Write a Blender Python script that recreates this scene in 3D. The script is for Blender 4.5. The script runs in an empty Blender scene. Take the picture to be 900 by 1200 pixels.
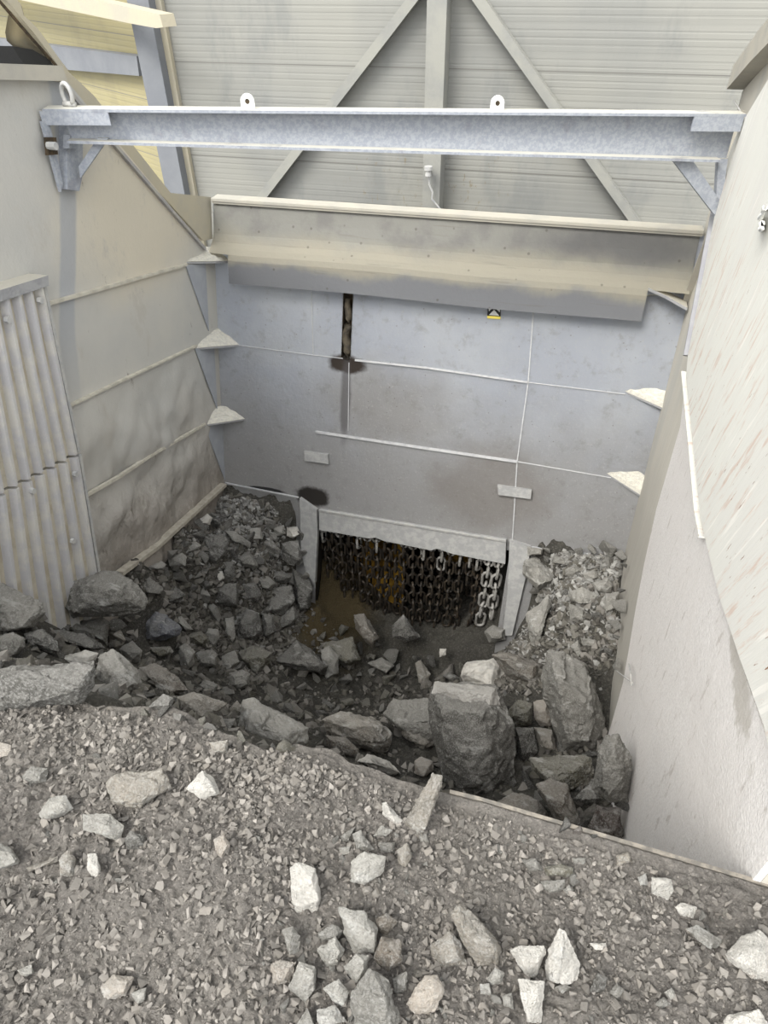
import bpy, bmesh, math, random
import numpy as np
from mathutils import Vector, Matrix, noise
from mathutils.bvhtree import BVHTree

S = bpy.context.scene
COL = S.collection
# ------------------------------------------------------------------ camera
F = 800.0                                     # focal length in pixels of a 900 x 1200 frame
CAM = np.array([0, 0, 1.7])
_d = np.array([14, 946, 800.0]); _d /= np.linalg.norm(_d)
_y = np.array([278, -(14 * 278 + 640000) / 946.0, 800.0]); _y /= np.linalg.norm(_y)
_z = -_d; _x = np.cross(_y, _z)
R = np.array([_x, _y, _z])                    # world <- camera(x right, y down, z forward)
cam = bpy.data.cameras.new('camera'); cam.sensor_fit = 'VERTICAL'; cam.sensor_height = 36; cam.sensor_width = 27
cam.lens = 24; cam.clip_start = 0.02; cam.clip_end = 200
camo = bpy.data.objects.new('camera', cam); COL.objects.link(camo)
M = Matrix(((R[0][0], -R[0][1], -R[0][2], CAM[0]), (R[1][0], -R[1][1], -R[1][2], CAM[1]), (R[2][0], -R[2][1], -R[2][2], CAM[2]), (0, 0, 0, 1)))
camo.matrix_world = M
S.camera = camo
# ------------------------------------------------------------------ light
S.view_settings.view_transform = 'Standard'; S.view_settings.look = 'None'
S.view_settings.exposure = 0.95; S.view_settings.gamma = 1.0
S.view_settings.use_curve_mapping = False
w = bpy.data.worlds.new('overcast'); S.world = w; w.use_nodes = True
nt = w.node_tree; nt.nodes.clear()
wo = nt.nodes.new('ShaderNodeOutputWorld'); bg = nt.nodes.new('ShaderNodeBackground')
tc = nt.nodes.new('ShaderNodeTexCoord'); sp = nt.nodes.new('ShaderNodeSeparateXYZ'); mr = nt.nodes.new('ShaderNodeMapRange')
mr.inputs[1].default_value = -0.15; mr.inputs[2].default_value = 0.9; mr.inputs[3].default_value = 0.35; mr.inputs[4].default_value = 1.15
nt.links.new(tc.outputs['Generated'], sp.inputs[0]); nt.links.new(sp.outputs[2], mr.inputs[0])
mb = nt.nodes.new('ShaderNodeMapRange'); mb.inputs[1].default_value = -0.1; mb.inputs[2].default_value = -0.9; mb.inputs[3].default_value = 0.0; mb.inputs[4].default_value = 0.75
nt.links.new(sp.outputs[1], mb.inputs[0])        # sky brightened behind the viewer, fill added for the back wall
ad = nt.nodes.new('ShaderNodeMath'); ad.operation = 'ADD'; nt.links.new(mr.outputs[0], ad.inputs[0]); nt.links.new(mb.outputs[0], ad.inputs[1])
nt.links.new(ad.outputs[0], bg.inputs[1]); bg.inputs[0].default_value = (0.96, 0.98, 1.0, 1)
nt.links.new(bg.outputs[0], wo.inputs[0])
sun = bpy.data.lights.new('sun', 'SUN'); sun.energy = 2.1; sun.angle = math.radians(28); sun.color = (1.0, 0.97, 0.91)
so = bpy.data.objects.new('sun', sun); COL.objects.link(so)
so.rotation_euler = Vector((0.42, 0.75, -1.0)).to_track_quat('-Z', 'Y').to_euler()   # light travels along this vector

# ------------------------------------------------------------------ geometry helpers
def ray(px, py):
    return R @ (np.array([px - 450, py - 600, F]) / F)
def hit(px, py, n, c):
    n = np.array(n, float); r = ray(px, py); t = (c - n @ CAM) / (n @ r)
    return Vector(CAM + t * r)
def at_depth(px, py, D):
    return Vector(CAM + D * ray(px, py))
BN = Vector((0, -1, 0.29)).normalized()       # back wall normal, towards the camera
def Bp(px, py, off=0.0): return hit(px, py, (0, 1, -0.29), 5.2 - 0.29 * 0.13 - off * 1.041)
def Bxz(x, z, off=0.0): return Vector((x, 5.2 + 0.29 * (z - 0.13), z)) + BN * off
LN = Vector((1, 0, 0))
def Lp(px, py, off=0.0): return hit(px, py, (1, 0, 0), -2.8 + off)
def Lyz(y, z, off=0.0): return Vector((-2.8 + off, y, z))
RN = Vector((-1, 0.05, 0)).normalized()
def Rp(px, py, off=0.0): return hit(px, py, (1, -.05, 0), .62 - off * 1.00125)
def Ryz(y, z, off=0.0): return Vector((.62 + .05 * y, y, z)) + RN * off

def link(name, bm, mat, parent=None, smooth=False, loc=None, sharp=None):
    me = bpy.data.meshes.new(name)
    if loc is not None:
        bmesh.ops.translate(bm, verts=bm.verts, vec=-Vector(loc))
    bmesh.ops.recalc_face_normals(bm, faces=bm.faces)
    bm.to_mesh(me); bm.free()
    if smooth:
        me.polygons.foreach_set('use_smooth', [True] * len(me.polygons))
    if mat is not None: me.materials.append(mat)
    if sharp: me.set_sharp_from_angle(angle=math.radians(sharp))
    o = bpy.data.objects.new(name, me); COL.objects.link(o)
    if loc is not None: o.location = loc
    if parent is not None:
        o.parent = parent
        if loc is not None: o.location = Vector(loc) - parent.location
        else: o.location = -parent.location
    return o
def tag(o, label, cat, group=None, kind=None):
    o['label'] = label; o['category'] = cat
    if group: o['group'] = group
    if kind: o['kind'] = kind
    return o
def struct(o, label=None):
    o['kind'] = 'structure'
    if label: o['label'] = label; o['category'] = o.name.split('_')[0].split('.')[0]
    return o
def empty(name, loc):
    o = bpy.data.objects.new(name, None); COL.objects.link(o); o.location = loc; o.empty_display_size = .05
    return o
def prism(bm, pts, vec):
    """polygon (world points) extruded along vec"""
    a = [bm.verts.new(p) for p in pts]; b = [bm.verts.new(Vector(p) + vec) for p in pts]
    bm.faces.new(a); bm.faces.new(b[::-1])
    n = len(a)
    for i in range(n):
        bm.faces.new((a[i], b[i], b[(i + 1) % n], a[(i + 1) % n]))
def bar(bm, p, q, wv, tv):
    """box from p to q, with full width vector wv and full thickness vector tv"""
    p, q, wv, tv = map(Vector, (p, q, wv, tv))
    prism(bm, [p - wv / 2 - tv / 2, p + wv / 2 - tv / 2, p + wv / 2 + tv / 2, p - wv / 2 + tv / 2], q - p)
def box(bm, lo, hi):
    lo, hi = Vector(lo), Vector(hi)
    prism(bm, [lo, (hi.x, lo.y, lo.z), (hi.x, hi.y, lo.z), (lo.x, hi.y, lo.z)], Vector((0, 0, hi.z - lo.z)))
def tube(bm, pts, r, n=8, closed=False):
    pts = [Vector(p) for p in pts]; rings = []; m = len(pts)
    up = Vector((0.13, 0.31, 0.94))
    for i, p in enumerate(pts):
        if closed: t = pts[(i + 1) % m] - pts[i - 1]
        else: t = pts[min(i + 1, m - 1)] - pts[max(i - 1, 0)]
        t.normalize(); u = t.cross(up)
        if u.length < 1e-3: u = t.cross(Vector((1, 0, 0)))
        u.normalize(); v = t.cross(u)
        rr = r[i] if isinstance(r, (list, tuple)) else r
        rings.append([bm.verts.new(p + u * rr * math.cos(2 * math.pi * k / n) + v * rr * math.sin(2 * math.pi * k / n)) for k in range(n)])
    for i in range(m if closed else m - 1):
        a, b = rings[i], rings[(i + 1) % m]
        for k in range(n):
            bm.faces.new((a[k], a[(k + 1) % n], b[(k + 1) % n], b[k]))
    if not closed:
        bm.faces.new(rings[0]); bm.faces.new(rings[-1][::-1])
def fbm(v, o=4):
    return noise.fractal(v, 1.0, 2.1, o)

# ------------------------------------------------------------------ materials
class Mat:
    def __init__(s, name, rough=.8, metal=0.0):
        s.m = bpy.data.materials.new(name); s.m.use_nodes = True
        s.t = s.m.node_tree; s.n = s.t.nodes; s.b = s.n['Principled BSDF']
        s.b.inputs['Roughness'].default_value = rough; s.b.inputs['Metallic'].default_value = metal
        s.b.inputs['Specular IOR Level'].default_value = .3
        g = s.n.new('ShaderNodeNewGeometry'); s.pos = g.outputs['Position']; s.nor = g.outputs['Normal']; s.true = g.outputs['True Normal']
        s.col = None; s.h = None
    def L(s, a, b): s.t.links.new(a, b)
    def mapped(s, scale, src=None):
        v = s.n.new('ShaderNodeVectorMath'); v.operation = 'MULTIPLY'
        s.L(src or s.pos, v.inputs[0]); v.inputs[1].default_value = scale if hasattr(scale, '__len__') else (scale,) * 3
        return v.outputs[0]
    def noise(s, scale, detail=4, rough=.6, src=None):
        n = s.n.new('ShaderNodeTexNoise'); n.inputs['Scale'].default_value = 1; n.inputs['Detail'].default_value = detail
        n.inputs['Roughness'].default_value = rough
        s.L(s.mapped(scale, src), n.inputs['Vector']); return n.outputs['Fac']
    def vor(s, scale, feat='F1', src=None, out='Distance'):
        n = s.n.new('ShaderNodeTexVoronoi'); n.feature = feat; n.inputs['Scale'].default_value = 1
        s.L(s.mapped(scale, src), n.inputs['Vector']); return n.outputs[out]
    def ramp(s, x, lo, hi, a=0., b=1.):
        n = s.n.new('ShaderNodeMapRange'); n.interpolation_type = 'SMOOTHSTEP'; s.L(x, n.inputs[0])
        for i, v in enumerate((lo, hi, a, b)): n.inputs[i + 1].default_value = v
        return n.outputs[0]
    def op(s, o, a, b=None, clamp=False):
        n = s.n.new('ShaderNodeMath'); n.operation = o; n.use_clamp = clamp
        for i, v in enumerate((a, b)):
            if v is None: continue
            if isinstance(v, (int, float)): n.inputs[i].default_value = v
            else: s.L(v, n.inputs[i])
        return n.outputs[0]
    def axis(s, k, src=None):
        n = s.n.new('ShaderNodeSeparateXYZ'); s.L(src or s.pos, n.inputs[0]); return n.outputs[k]
    def blob(s, c, r, soft=.5, wob=.35, ws=6.):
        """1 inside an ellipsoid about c with radii r, ragged edge"""
        a = s.n.new('ShaderNodeVectorMath'); a.operation = 'SUBTRACT'; s.L(s.pos, a.inputs[0]); a.inputs[1].default_value = c
        b = s.n.new('ShaderNodeVectorMath'); b.operation = 'DIVIDE'; s.L(a.outputs[0], b.inputs[0]); b.inputs[1].default_value = r
        l = s.n.new('ShaderNodeVectorMath'); l.operation = 'LENGTH'; s.L(b.outputs[0], l.inputs[0])
        d = s.op('ADD', l.outputs['Value'], s.op('MULTIPLY', s.op('SUBTRACT', s.noise(ws, 4), .5), wob * 2))
        return s.ramp(d, 1 + soft / 2, 1 - soft / 2)
    def base(s, c):
        if hasattr(c, '__len__'):
            n = s.n.new('ShaderNodeRGB'); n.outputs[0].default_value = (*c, 1); s.col = n.outputs[0]
        else: s.col = c
        return s
    def mix(s, fac, c, mode='MIX'):
        n = s.n.new('ShaderNodeMix'); n.data_type = 'RGBA'; n.blend_type = mode
        if isinstance(fac, (int, float)): n.inputs[0].default_value = fac
        else: s.L(fac, n.inputs[0])
        s.L(s.col, n.inputs[6])
        if hasattr(c, '__len__'): n.inputs[7].default_value = (*c, 1)
        else: s.L(c, n.inputs[7])
        s.col = n.outputs[2]; return s
    def bump(s, h, strength, dist):
        n = s.n.new('ShaderNodeBump'); n.inputs['Strength'].default_value = strength; n.inputs['Distance'].default_value = dist
        s.L(h, n.inputs['Height'])
        if s.h is not None: s.L(s.h, n.inputs['Normal'])
        s.h = n.outputs[0]; return s
    def done(s):
        s.L(s.col, s.b.inputs['Base Color'])
        if s.h is not None: s.L(s.h, s.b.inputs['Normal'])
        return s.m
    def k(s, f, x): return s.op('MULTIPLY', f, x)

CREAM = (.60, .55, .44); STEEL = (.34, .36, .41); GREYD = (.42, .41, .39)

def mat_backwall():
    m = Mat('blue grey painted steel', .65).base((0.485, 0.509, 0.564))
    m.mix(m.ramp(m.noise(1.6), .35, .7), (0.553, 0.573, 0.609))
    z = m.axis(2); zz = m.op('ADD', z, m.k(m.op('SUBTRACT', m.noise(2.5), .5), .9))
    m.mix(m.ramp(zz, -.7, -2.1), (0.388, 0.382, 0.380))                 # darker and more neutral grey lower down
    m.mix(m.k(m.ramp(m.noise(9, 6, .7), .52, .72), .35), (0.242, 0.230, 0.210))
    m.mix(m.k(m.blob(tuple(Bxz(-1.25, -1.3)), (0.485, 0.490, 0.300), 1.2, .6, 4), .45), (0.320, 0.294, 0.260))
    m.mix(m.k(m.ramp(m.noise(55, 3), .58, .7), .35), (0.601, 0.598, 0.579))
    m.mix(m.k(m.ramp(m.vor(14), .10, .04), .5), (0.155, 0.127, 0.110))
    m.mix(m.blob(tuple(Bxz(-1.64, -1.02)), (0.155, 0.196, 0.070), .5, .4, 10), (0.068, 0.054, 0.045))    # stain under the slot
    m.mix(m.k(m.blob(tuple(Bxz(-1.64, -1.3)), (0.044, 0.294, 0.380), .8, .4, 9), .7), (0.126, 0.118, 0.120))
    m.mix(m.blob(tuple(Bxz(-1.92, -2.22)), (0.165, 0.196, 0.090), .45, .4, 10), (0.049, 0.044, 0.040))   # oil stain over the jamb
    m.mix(m.blob(tuple(Bxz(-2.36, -2.22)), (0.175, 0.196, 0.022), .4, .3, 12), (0.049, 0.049, 0.050))
    m.mix(m.k(m.blob(tuple(Bxz(-.35, -1.9)), (0.485, 0.392, 0.350), .9, .5, 4), .5), (0.262, 0.235, 0.210))
    m.bump(m.noise(40, 4), .25, .01).bump(m.noise(3, 3), .3, .03)
    return m.done()
def mat_apron():
    m = Mat('dusty steel apron', .85).base((0.377, 0.369, 0.336))
    z = m.axis(2); zz = m.op('ADD', z, m.k(m.op('SUBTRACT', m.noise(2.2), .5), .25))
    m.mix(m.k(m.ramp(m.noise(3.5, 5), .45, .65), .55), (0.254, 0.246, 0.238))
    m.mix(m.k(m.blob((.35, 5.1, -.02), (0.615, 0.492, 0.131), .9, .5, 4), .75), (0.197, 0.193, 0.193))
    m.mix(m.ramp(zz, -.02, -.19), (0.476, 0.443, 0.361))                    # thick pale dust lying on the curve
    m.mix(m.ramp(zz, -.24, -.33), (0.295, 0.299, 0.312))
    m.mix(m.k(m.ramp(m.vor(9), .12, .05), .6), (0.164, 0.148, 0.131))
    m.mix(m.k(m.ramp(m.noise((1.5, 1.5, 30), 4), .6, .7), .3), (0.246, 0.230, 0.205))
    m.bump(m.noise(25, 4), .3, .01)
    return m.done()
def mat_leftwall():
    m = Mat('cream dusted steel wall', .8).base((.490, .476, .438))
    y = m.axis(1); z = m.axis(2)
    m.mix(m.ramp(m.noise(1.1), .35, .65), (.441, .436, .412))
    m.mix(m.k(m.ramp(m.noise((5, 1.5, 1.2), 4), .5, .7), .5), (.530, .510, .453))
    m.mix(m.k(m.blob((-2.8, 4.2, .35), (.490, .774, .514), .9, .3, 3), .6), (.647, .574, .433))
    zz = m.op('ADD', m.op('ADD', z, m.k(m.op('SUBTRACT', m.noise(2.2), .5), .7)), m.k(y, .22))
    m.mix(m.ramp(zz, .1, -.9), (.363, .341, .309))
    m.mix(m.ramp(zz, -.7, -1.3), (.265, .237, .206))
    m.mix(m.k(m.ramp(m.noise((4, 4, 2), 6, .75), .55, .68), .7), (.441, .416, .371))
    m.mix(m.k(m.ramp(m.noise((6, 9, 3), 6, .8), .62, .70), .6), (.127, .099, .077))
    # washed stripe under the beam bracket: steel shows blue grey
    a = m.op('SUBTRACT', y, m.k(m.op('SUBTRACT', z, .13), .29))
    a = m.op('SUBTRACT', a, m.ramp(z, .9, -.3, 3.42, 3.21))
    s1 = m.ramp(m.op('ABSOLUTE', m.op('ADD', a, m.k(m.op('SUBTRACT', m.noise(3), .5), .05))), .095, .06)
    m.mix(m.k(m.op('MULTIPLY', s1, m.ramp(z, -.75, .1)), .75), (.33, .345, .37))
    m.bump(m.noise(30, 4), .25, .01)
    zl = m.ramp(zz, -.3, -1.0)
    m.bump(m.op('MULTIPLY', m.noise((7, 7, 4), 4), zl), .8, .06)
    return m.done()
def mat_rightwall():
    m = Mat('pale dusted steel wall', .85).base((0.522, 0.492, 0.430))
    m.mix(m.ramp(m.noise((3, 2.2, .25), 3), .45, .62), (0.463, 0.448, 0.405))
    m.mix(m.k(m.ramp(m.noise((9, 7, .35), 3), .55, .68), .45), (0.597, 0.567, 0.500))
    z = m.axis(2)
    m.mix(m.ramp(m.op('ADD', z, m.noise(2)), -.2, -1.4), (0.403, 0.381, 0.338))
    m.bump(m.noise((16, 10, .6), 3), .5, .02).bump(m.noise(60, 3), .15, .01)
    return m.done()
def mat_rightlower():
    m = Mat('pale pitted wall lining', .9).base((.751, .720, .691))
    m.mix(m.ramp(m.noise(90, 3, .7), .38, .62), (.647, .616, .590))
    m.mix(m.k(m.ramp(m.noise(2, 3), .4, .65), .6), (.689, .652, .622))
    m.mix(m.k(m.ramp(m.noise((30, 22, 7), 4), .6, .72), .6), (.438, .397, .358))
    m.mix(m.k(m.ramp(m.noise(130, 2), .6, .7), .6), (.826, .810, .790))
    y = m.axis(1); z = m.axis(2)
    m.mix(m.k(m.blob((.7, 1.5, .05), (.3, .32, .07), .5, .9, 14), .6), (.36, .33, .28))
    m.bump(m.noise(95, 3, .7), .7, .006).bump(m.noise((12, 9, 4), 3), .3, .02)
    return m.done()
def mat_rightupper():
    m = Mat('scraped cream wall lining', .8).base((.715, .705, .649))
    # scratches run slanting down the plate
    rot = m.n.new('ShaderNodeVectorRotate'); rot.rotation_type = 'X_AXIS'; rot.inputs['Angle'].default_value = math.radians(-24)
    m.L(m.pos, rot.inputs['Vector'])
    v = rot.outputs[0]
    m.mix(m.ramp(m.noise((2, 2, .5), 3), .4, .65), (.68, .665, .62))
    low = m.ramp(m.axis(2), .95, .45)
    m.mix(m.op('MULTIPLY', m.k(m.ramp(m.noise((10, 26, 3.2), 5, .7, v), .52, .66), .75), low), (.60, .46, .38))
    m.mix(m.op('MULTIPLY', m.ramp(m.noise((10, 60, 7), 4, .7, v), .66, .70), low), (.27, .15, .09))
    m.mix(m.k(m.ramp(m.noise((20, 30, 2), 3, .6, v), .6, .7), .6), (.86, .83, .77))
    m.bump(m.noise((10, 40, 4), 4, .6, v), .4, .01)
    return m.done()
def mat_beam():
    m = Mat('galvanised beam steel', .55, .0).base((0.295, 0.316, 0.357))
    m.mix(m.ramp(m.noise(45, 4, .7), .4, .62), (0.377, 0.394, 0.426))
    up = m.axis(2, m.true)
    m.mix(m.ramp(up, .5, .9), (0.541, 0.525, 0.467))                        # dust lying on upward faces
    m.mix(m.k(m.ramp(m.noise(7, 5), .56, .7), .5), (0.197, 0.197, 0.221))
    m.bump(m.noise(80, 3), .2, .004)
    return m.done()
def mat_simple(name, c, c2=None, sc=12, rough=.8, dust=None, b=.2, bs=40, metal=0):
    m = Mat(name, rough, metal).base(c)
    if c2: m.mix(m.ramp(m.noise(sc, 5), .4, .65), c2)
    if dust: m.mix(m.ramp(m.op('ADD', m.axis(2, m.true), m.k(m.op('SUBTRACT', m.noise(20), .5), .4)), .45, .8), dust)
    m.bump(m.noise(bs, 4), b, .01)
    return m.done()
def mat_cladding(name, c, c2, dirt, period=.763, off=.084):
    m = Mat(name, .6).base(c)
    m.mix(m.ramp(m.noise((.8, .8, .6), 3), .35, .65), c2)
    m.mix(m.k(m.ramp(m.noise((2, 2, .9), 5, .7), .5, .68), .55), dirt)
    z = m.axis(2)
    fr = m.op('FRACT', m.op('ADD', m.op('DIVIDE', m.op('SUBTRACT', z, off), period), 50.5))
    d = m.op('ABSOLUTE', m.op('SUBTRACT', fr, .5))
    fine = m.op('FRACT', m.op('ADD', m.k(z, 1 / .0475), 80))
    prof = m.ramp(m.op('ABSOLUTE', m.op('SUBTRACT', fine, .5)), .08, .2)
    fine2 = m.op('MULTIPLY', prof, m.ramp(m.noise((.2, .2, 9), 2), .3, .6))
    m.mix(m.ramp(d, .008, .003), (.16, .155, .14))
    m.mix(m.k(m.op('SUBTRACT', 1., prof), .10), (.2, .2, .18))
    m.mix(m.op('MULTIPLY', m.ramp(m.noise((22, 22, 9), 5, .75), .60, .66), m.blob((-1.35, 6.6, -.05), (.75, .5, .5), .8, .4)), (.21, .18, .13))
    m.bump(fine2, .35, .004)
    return m.done()
def mat_rock():
    m = Mat('broken quarry rock', .9)
    oi = m.n.new('ShaderNodeObjectInfo')
    tcn = m.n.new('ShaderNodeTexCoord')
    add = m.n.new('ShaderNodeVectorMath'); add.operation = 'ADD'; m.L(tcn.outputs['Object'], add.inputs[0]); 
    rr = m.n.new('ShaderNodeMath'); rr.operation = 'MULTIPLY'; rr.inputs[1].default_value = 40; m.L(oi.outputs['Random'], rr.inputs[0])
    m.L(rr.outputs[0], add.inputs[1]); v = add.outputs[0]
    m.base(oi.outputs['Color'])
    m.mix(m.ramp(m.noise(9, 6, .65, v), .35, .7, .0, .55), (.16, .155, .14), 'MIX')
    m.mix(m.ramp(m.noise((5, 14, 8), 6, .7, v), .54, .66, 0, .55), (.58, .57, .54))
    m.mix(m.k(m.ramp(m.noise(120, 3, .7, v), .45, .65), .35), (.55, .54, .51))
    m.mix(m.ramp(m.noise(30, 4, .8, v), .62, .7, 0, .45), (.07, .07, .065))
    up = m.op('ADD', m.axis(2, m.nor), m.k(m.op('SUBTRACT', m.noise(14, 4, .6, v), .5), .9))
    dust = m.n.new('ShaderNodeMix'); dust.data_type = 'RGBA'; dust.inputs[0].default_value = .55
    m.L(oi.outputs['Color'], dust.inputs[6]); dust.inputs[7].default_value = (.42, .405, .375, 1)
    m.mix(m.ramp(up, .5, .95, 0, .45), dust.outputs[2])
    m.bump(m.noise(14, 8, .75, v), .9, .04).bump(m.noise(90, 4, .7, v), .8, .008)
    return m.done()
def mat_ground(name, a, b_, c, s=1.0, extra=None):
    m = Mat(name, .95).base(a)
    m.mix(m.ramp(m.noise(2.2, 4), .35, .65), b_)
    m.mix(m.k(m.ramp(m.noise(60 * s, 5, .75), .5, .62), .7), c)
    m.mix(m.k(m.ramp(m.vor(70 * s), .35, .15), .10), (.55, .52, .48))
    m.mix(m.k(m.ramp(m.noise(35 * s, 5, .8), .55, .65), .6), (.10, .09, .08))
    if extra: extra(m)
    m.bump(m.noise(28 * s, 6, .75), .9, .03).bump(m.vor(95 * s), .8, .01).bump(m.noise(150 * s, 5, .75), .9, .01)
    return m.done()
def mat_pebble():
    m = Mat('loose gravel', .95)
    n = m.n.new('ShaderNodeVertexColor'); n.layer_name = 'tint'
    m.base(n.outputs[0])
    m.mix(m.k(m.ramp(m.noise(70, 4, .7), .45, .65), .4), (.17, .155, .14))
    m.bump(m.noise(150, 4), .5, .004)
    return m.done()

MB_back, MB_apron, MB_left, MB_right = mat_backwall(), mat_apron(), mat_leftwall(), mat_rightwall()
M_rlow, M_rup, M_beam = mat_rightlower(), mat_rightupper(), mat_beam()
M_gusset = mat_simple('dust topped gusset plate', (0.336, 0.336, 0.336), (0.288, 0.288, 0.296), dust=(0.480, 0.456, 0.392), b=.6, bs=60)
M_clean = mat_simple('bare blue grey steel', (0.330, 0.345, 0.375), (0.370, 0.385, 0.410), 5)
M_weld = mat_simple('pale weld and strip steel', (0.464, 0.456, 0.432), (0.368, 0.368, 0.368), 20)
M_lintel = mat_simple('scoured grey steel', (0.288, 0.288, 0.284), (0.360, 0.356, 0.344), 18, b=.4)
M_corr = mat_simple('ribbed liner steel', (.50, .46, .375), (.40, .355, .275), 6, dust=(.60, .57, .50), b=.4)
M_rib = mat_simple('polished liner rib', (.46, .45, .455), (.54, .52, .48), 9, .5)
M_cream = mat_simple('cream painted steel', (0.451, 0.408, 0.306), (0.408, 0.378, 0.306), 3)
M_rim = mat_simple('dusty cream rim', (0.425, 0.399, 0.340), (0.374, 0.357, 0.315), 5)
M_rust = mat_simple('dark rust', (.085, .06, .035), (.035, .028, .02), 30, .9, b=.8)
M_rustchain = mat_simple('rusty chain iron', (.026, .023, .02), (.06, .046, .032), 25, .5, b=.5)
M_brightchain = mat_simple('scoured chain iron', (.36, .35, .33), (.24, .23, .21), 40, .6, b=.4)
M_ochre = mat_simple('ochre stained plate', (.42, .24, .035), (.15, .08, .02), 5, .8, b=.6)
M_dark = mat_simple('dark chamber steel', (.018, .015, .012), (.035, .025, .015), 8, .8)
M_greycol = mat_simple('grey building steel', (0.176, 0.184, 0.200), (0.208, 0.216, 0.228), 2)
M_brace = mat_simple('dusty building brace', (0.296, 0.292, 0.260), (0.248, 0.248, 0.232), 3)
M_clad = mat_cladding('grey ribbed cladding', (.235, .235, .218), (.28, .275, .245), (.18, .185, .18))
M_warmclad = mat_cladding('warm lit ribbed cladding', (0.348, 0.305, 0.167), (0.318, 0.283, 0.167), (0.266, 0.239, 0.147), .5, .02)  # beige cladding with the warm light on it painted into the colour
M_rock = mat_rock()
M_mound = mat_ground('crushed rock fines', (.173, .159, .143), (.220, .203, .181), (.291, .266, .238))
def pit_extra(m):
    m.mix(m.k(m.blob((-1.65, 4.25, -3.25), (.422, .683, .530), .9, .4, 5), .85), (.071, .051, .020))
M_pit = mat_ground('dark rock fines', (0.050, 0.047, 0.041), (0.072, 0.068, 0.057), (0.112, 0.104, 0.088), .7, pit_extra)  # darker fines for the pit bed and the floor
M_pebble = mat_pebble()
M_lip = mat_simple('dusty steel lip', (.13, .12, .105), (.24, .215, .18), 30, b=.6)
M_yellow = mat_simple('yellow sticker', (.75, .62, .12)); M_white = mat_simple('white paint', (.75, .75, .72)); M_black = mat_simple('black paint', (.03, .03, .03))

# ------------------------------------------------------------------ back wall with slot and opening
XL, XR = -2.8, .86
def cells(bm, xs, zs, skip, f):
    vv = {}
    def V(i, j):
        if (i, j) not in vv: vv[(i, j)] = bm.verts.new(f(xs[i], zs[j]))
        return vv[(i, j)]
    for i in range(len(xs) - 1):
        for j in range(len(zs) - 1):
            if skip((xs[i] + xs[i + 1]) / 2, (zs[j] + zs[j + 1]) / 2): continue
            bm.faces.new((V(i, j), V(i + 1, j), V(i + 1, j + 1), V(i, j + 1)))
SLOT = (-1.69, -1.61, -.98, -.40)
OPEN = (-1.87, -.09, -4.4, -2.42)
bm = bmesh.new()
cells(bm, [XL, OPEN[0], SLOT[0], SLOT[1], OPEN[1], XR + .02], [-4.6, OPEN[3], SLOT[2], SLOT[3], .10],
      lambda x, z: (SLOT[0] < x < SLOT[1] and SLOT[2] < z < SLOT[3]) or (OPEN[0] < x < OPEN[1] and z < OPEN[3]), lambda x, z: Bxz(x, z))
gm = bmesh.ops.solidify(bm, geom=bm.faces[:], thickness=.03)
# weld beads and lapped plate edges, as raised strips of the wall
wall_back = struct(link('wall_back', bm, MB_back))
def strip(bm, pix, P, wpx, off, n):
    """raised strip along pixel polyline, wpx thick in the plane"""
    pts = [P(x, y, off) for x, y in pix]
    for a, b in zip(pts, pts[1:]):
        d = (b - a).normalized(); u = d.cross(n)
        bar(bm, a, b, u * wpx, n * off * 2)
bm = bmesh.new()
for pix, wd in [([(252, 401), (365, 416), (402, 420)], .006), ([(416, 422), (500, 431), (618, 448)], .014), ([(618, 448), (733, 462)], .006),
                ([(370, 506), (490, 524), (606, 541)], .02), ([(606, 541), (716, 560)], .007), ([(365, 342), (367, 415)], .006),
                ([(625, 366), (619, 448), (606, 541), (600, 640)], .009), ([(264, 566), (350, 583)], .012),
                ([(409, 425), (408, 505)], .006), ([(622, 641), (733, 655)], .01)]:
    strip(bm, pix, Bp, wd, .004 if wd < .01 else .008, BN)
link('weld_seam', bm, mat_simple('seam steel', (.47, .47, .47), (.40, .40, .41), 20), wall_back)
for q in ([(356, 529), (384, 533), (385, 544), (357, 540)], [(583, 569), (623, 575), (622, 585), (584, 580)]):
    bm = bmesh.new(); prism(bm, [Bp(x, y, .035) for x, y in q], -BN * .035)
    p = link('lifting_pad', bm, M_lintel, wall_back)
# slot liner with caked rust
bm = bmesh.new()
x0, x1, z0, z1 = SLOT
prism(bm, [Bxz(x0 - .01, z0 - .01, -.12), Bxz(x1 + .01, z0 - .01, -.12), Bxz(x1 + .01, z1 + .01, -.12), Bxz(x0 - .01, z1 + .01, -.12)], -BN * .01)
for a, b in (((x0, z0), (x0, z1)), ((x1, z0), (x1, z1))):
    prism(bm, [Bxz(a[0], a[1], 0), Bxz(b[0], b[1], 0), Bxz(b[0], b[1], -.12), Bxz(a[0], a[1], -.12)], Vector((.006 if a[0] == x1 else -.006, 0, 0)))
random.seed(3)
link('slot_liner', bm, M_rust, wall_back)
bm = bmesh.new()
pts = [Bxz((x0 + x1) / 2 + .012 * math.sin(i * 1.3), z0 + (z1 - z0 - .12) * i / 9, -.02) for i in range(10)]
tube(bm, pts, [.042, .04, .036, .038, .034, .036, .032, .03, .026, .02], 8)
link('caked_grease', bm, mat_simple('brown grease', (.085, .07, .048), (.04, .034, .026), 25, .7, b=.8), wall_back, smooth=True)

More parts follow.
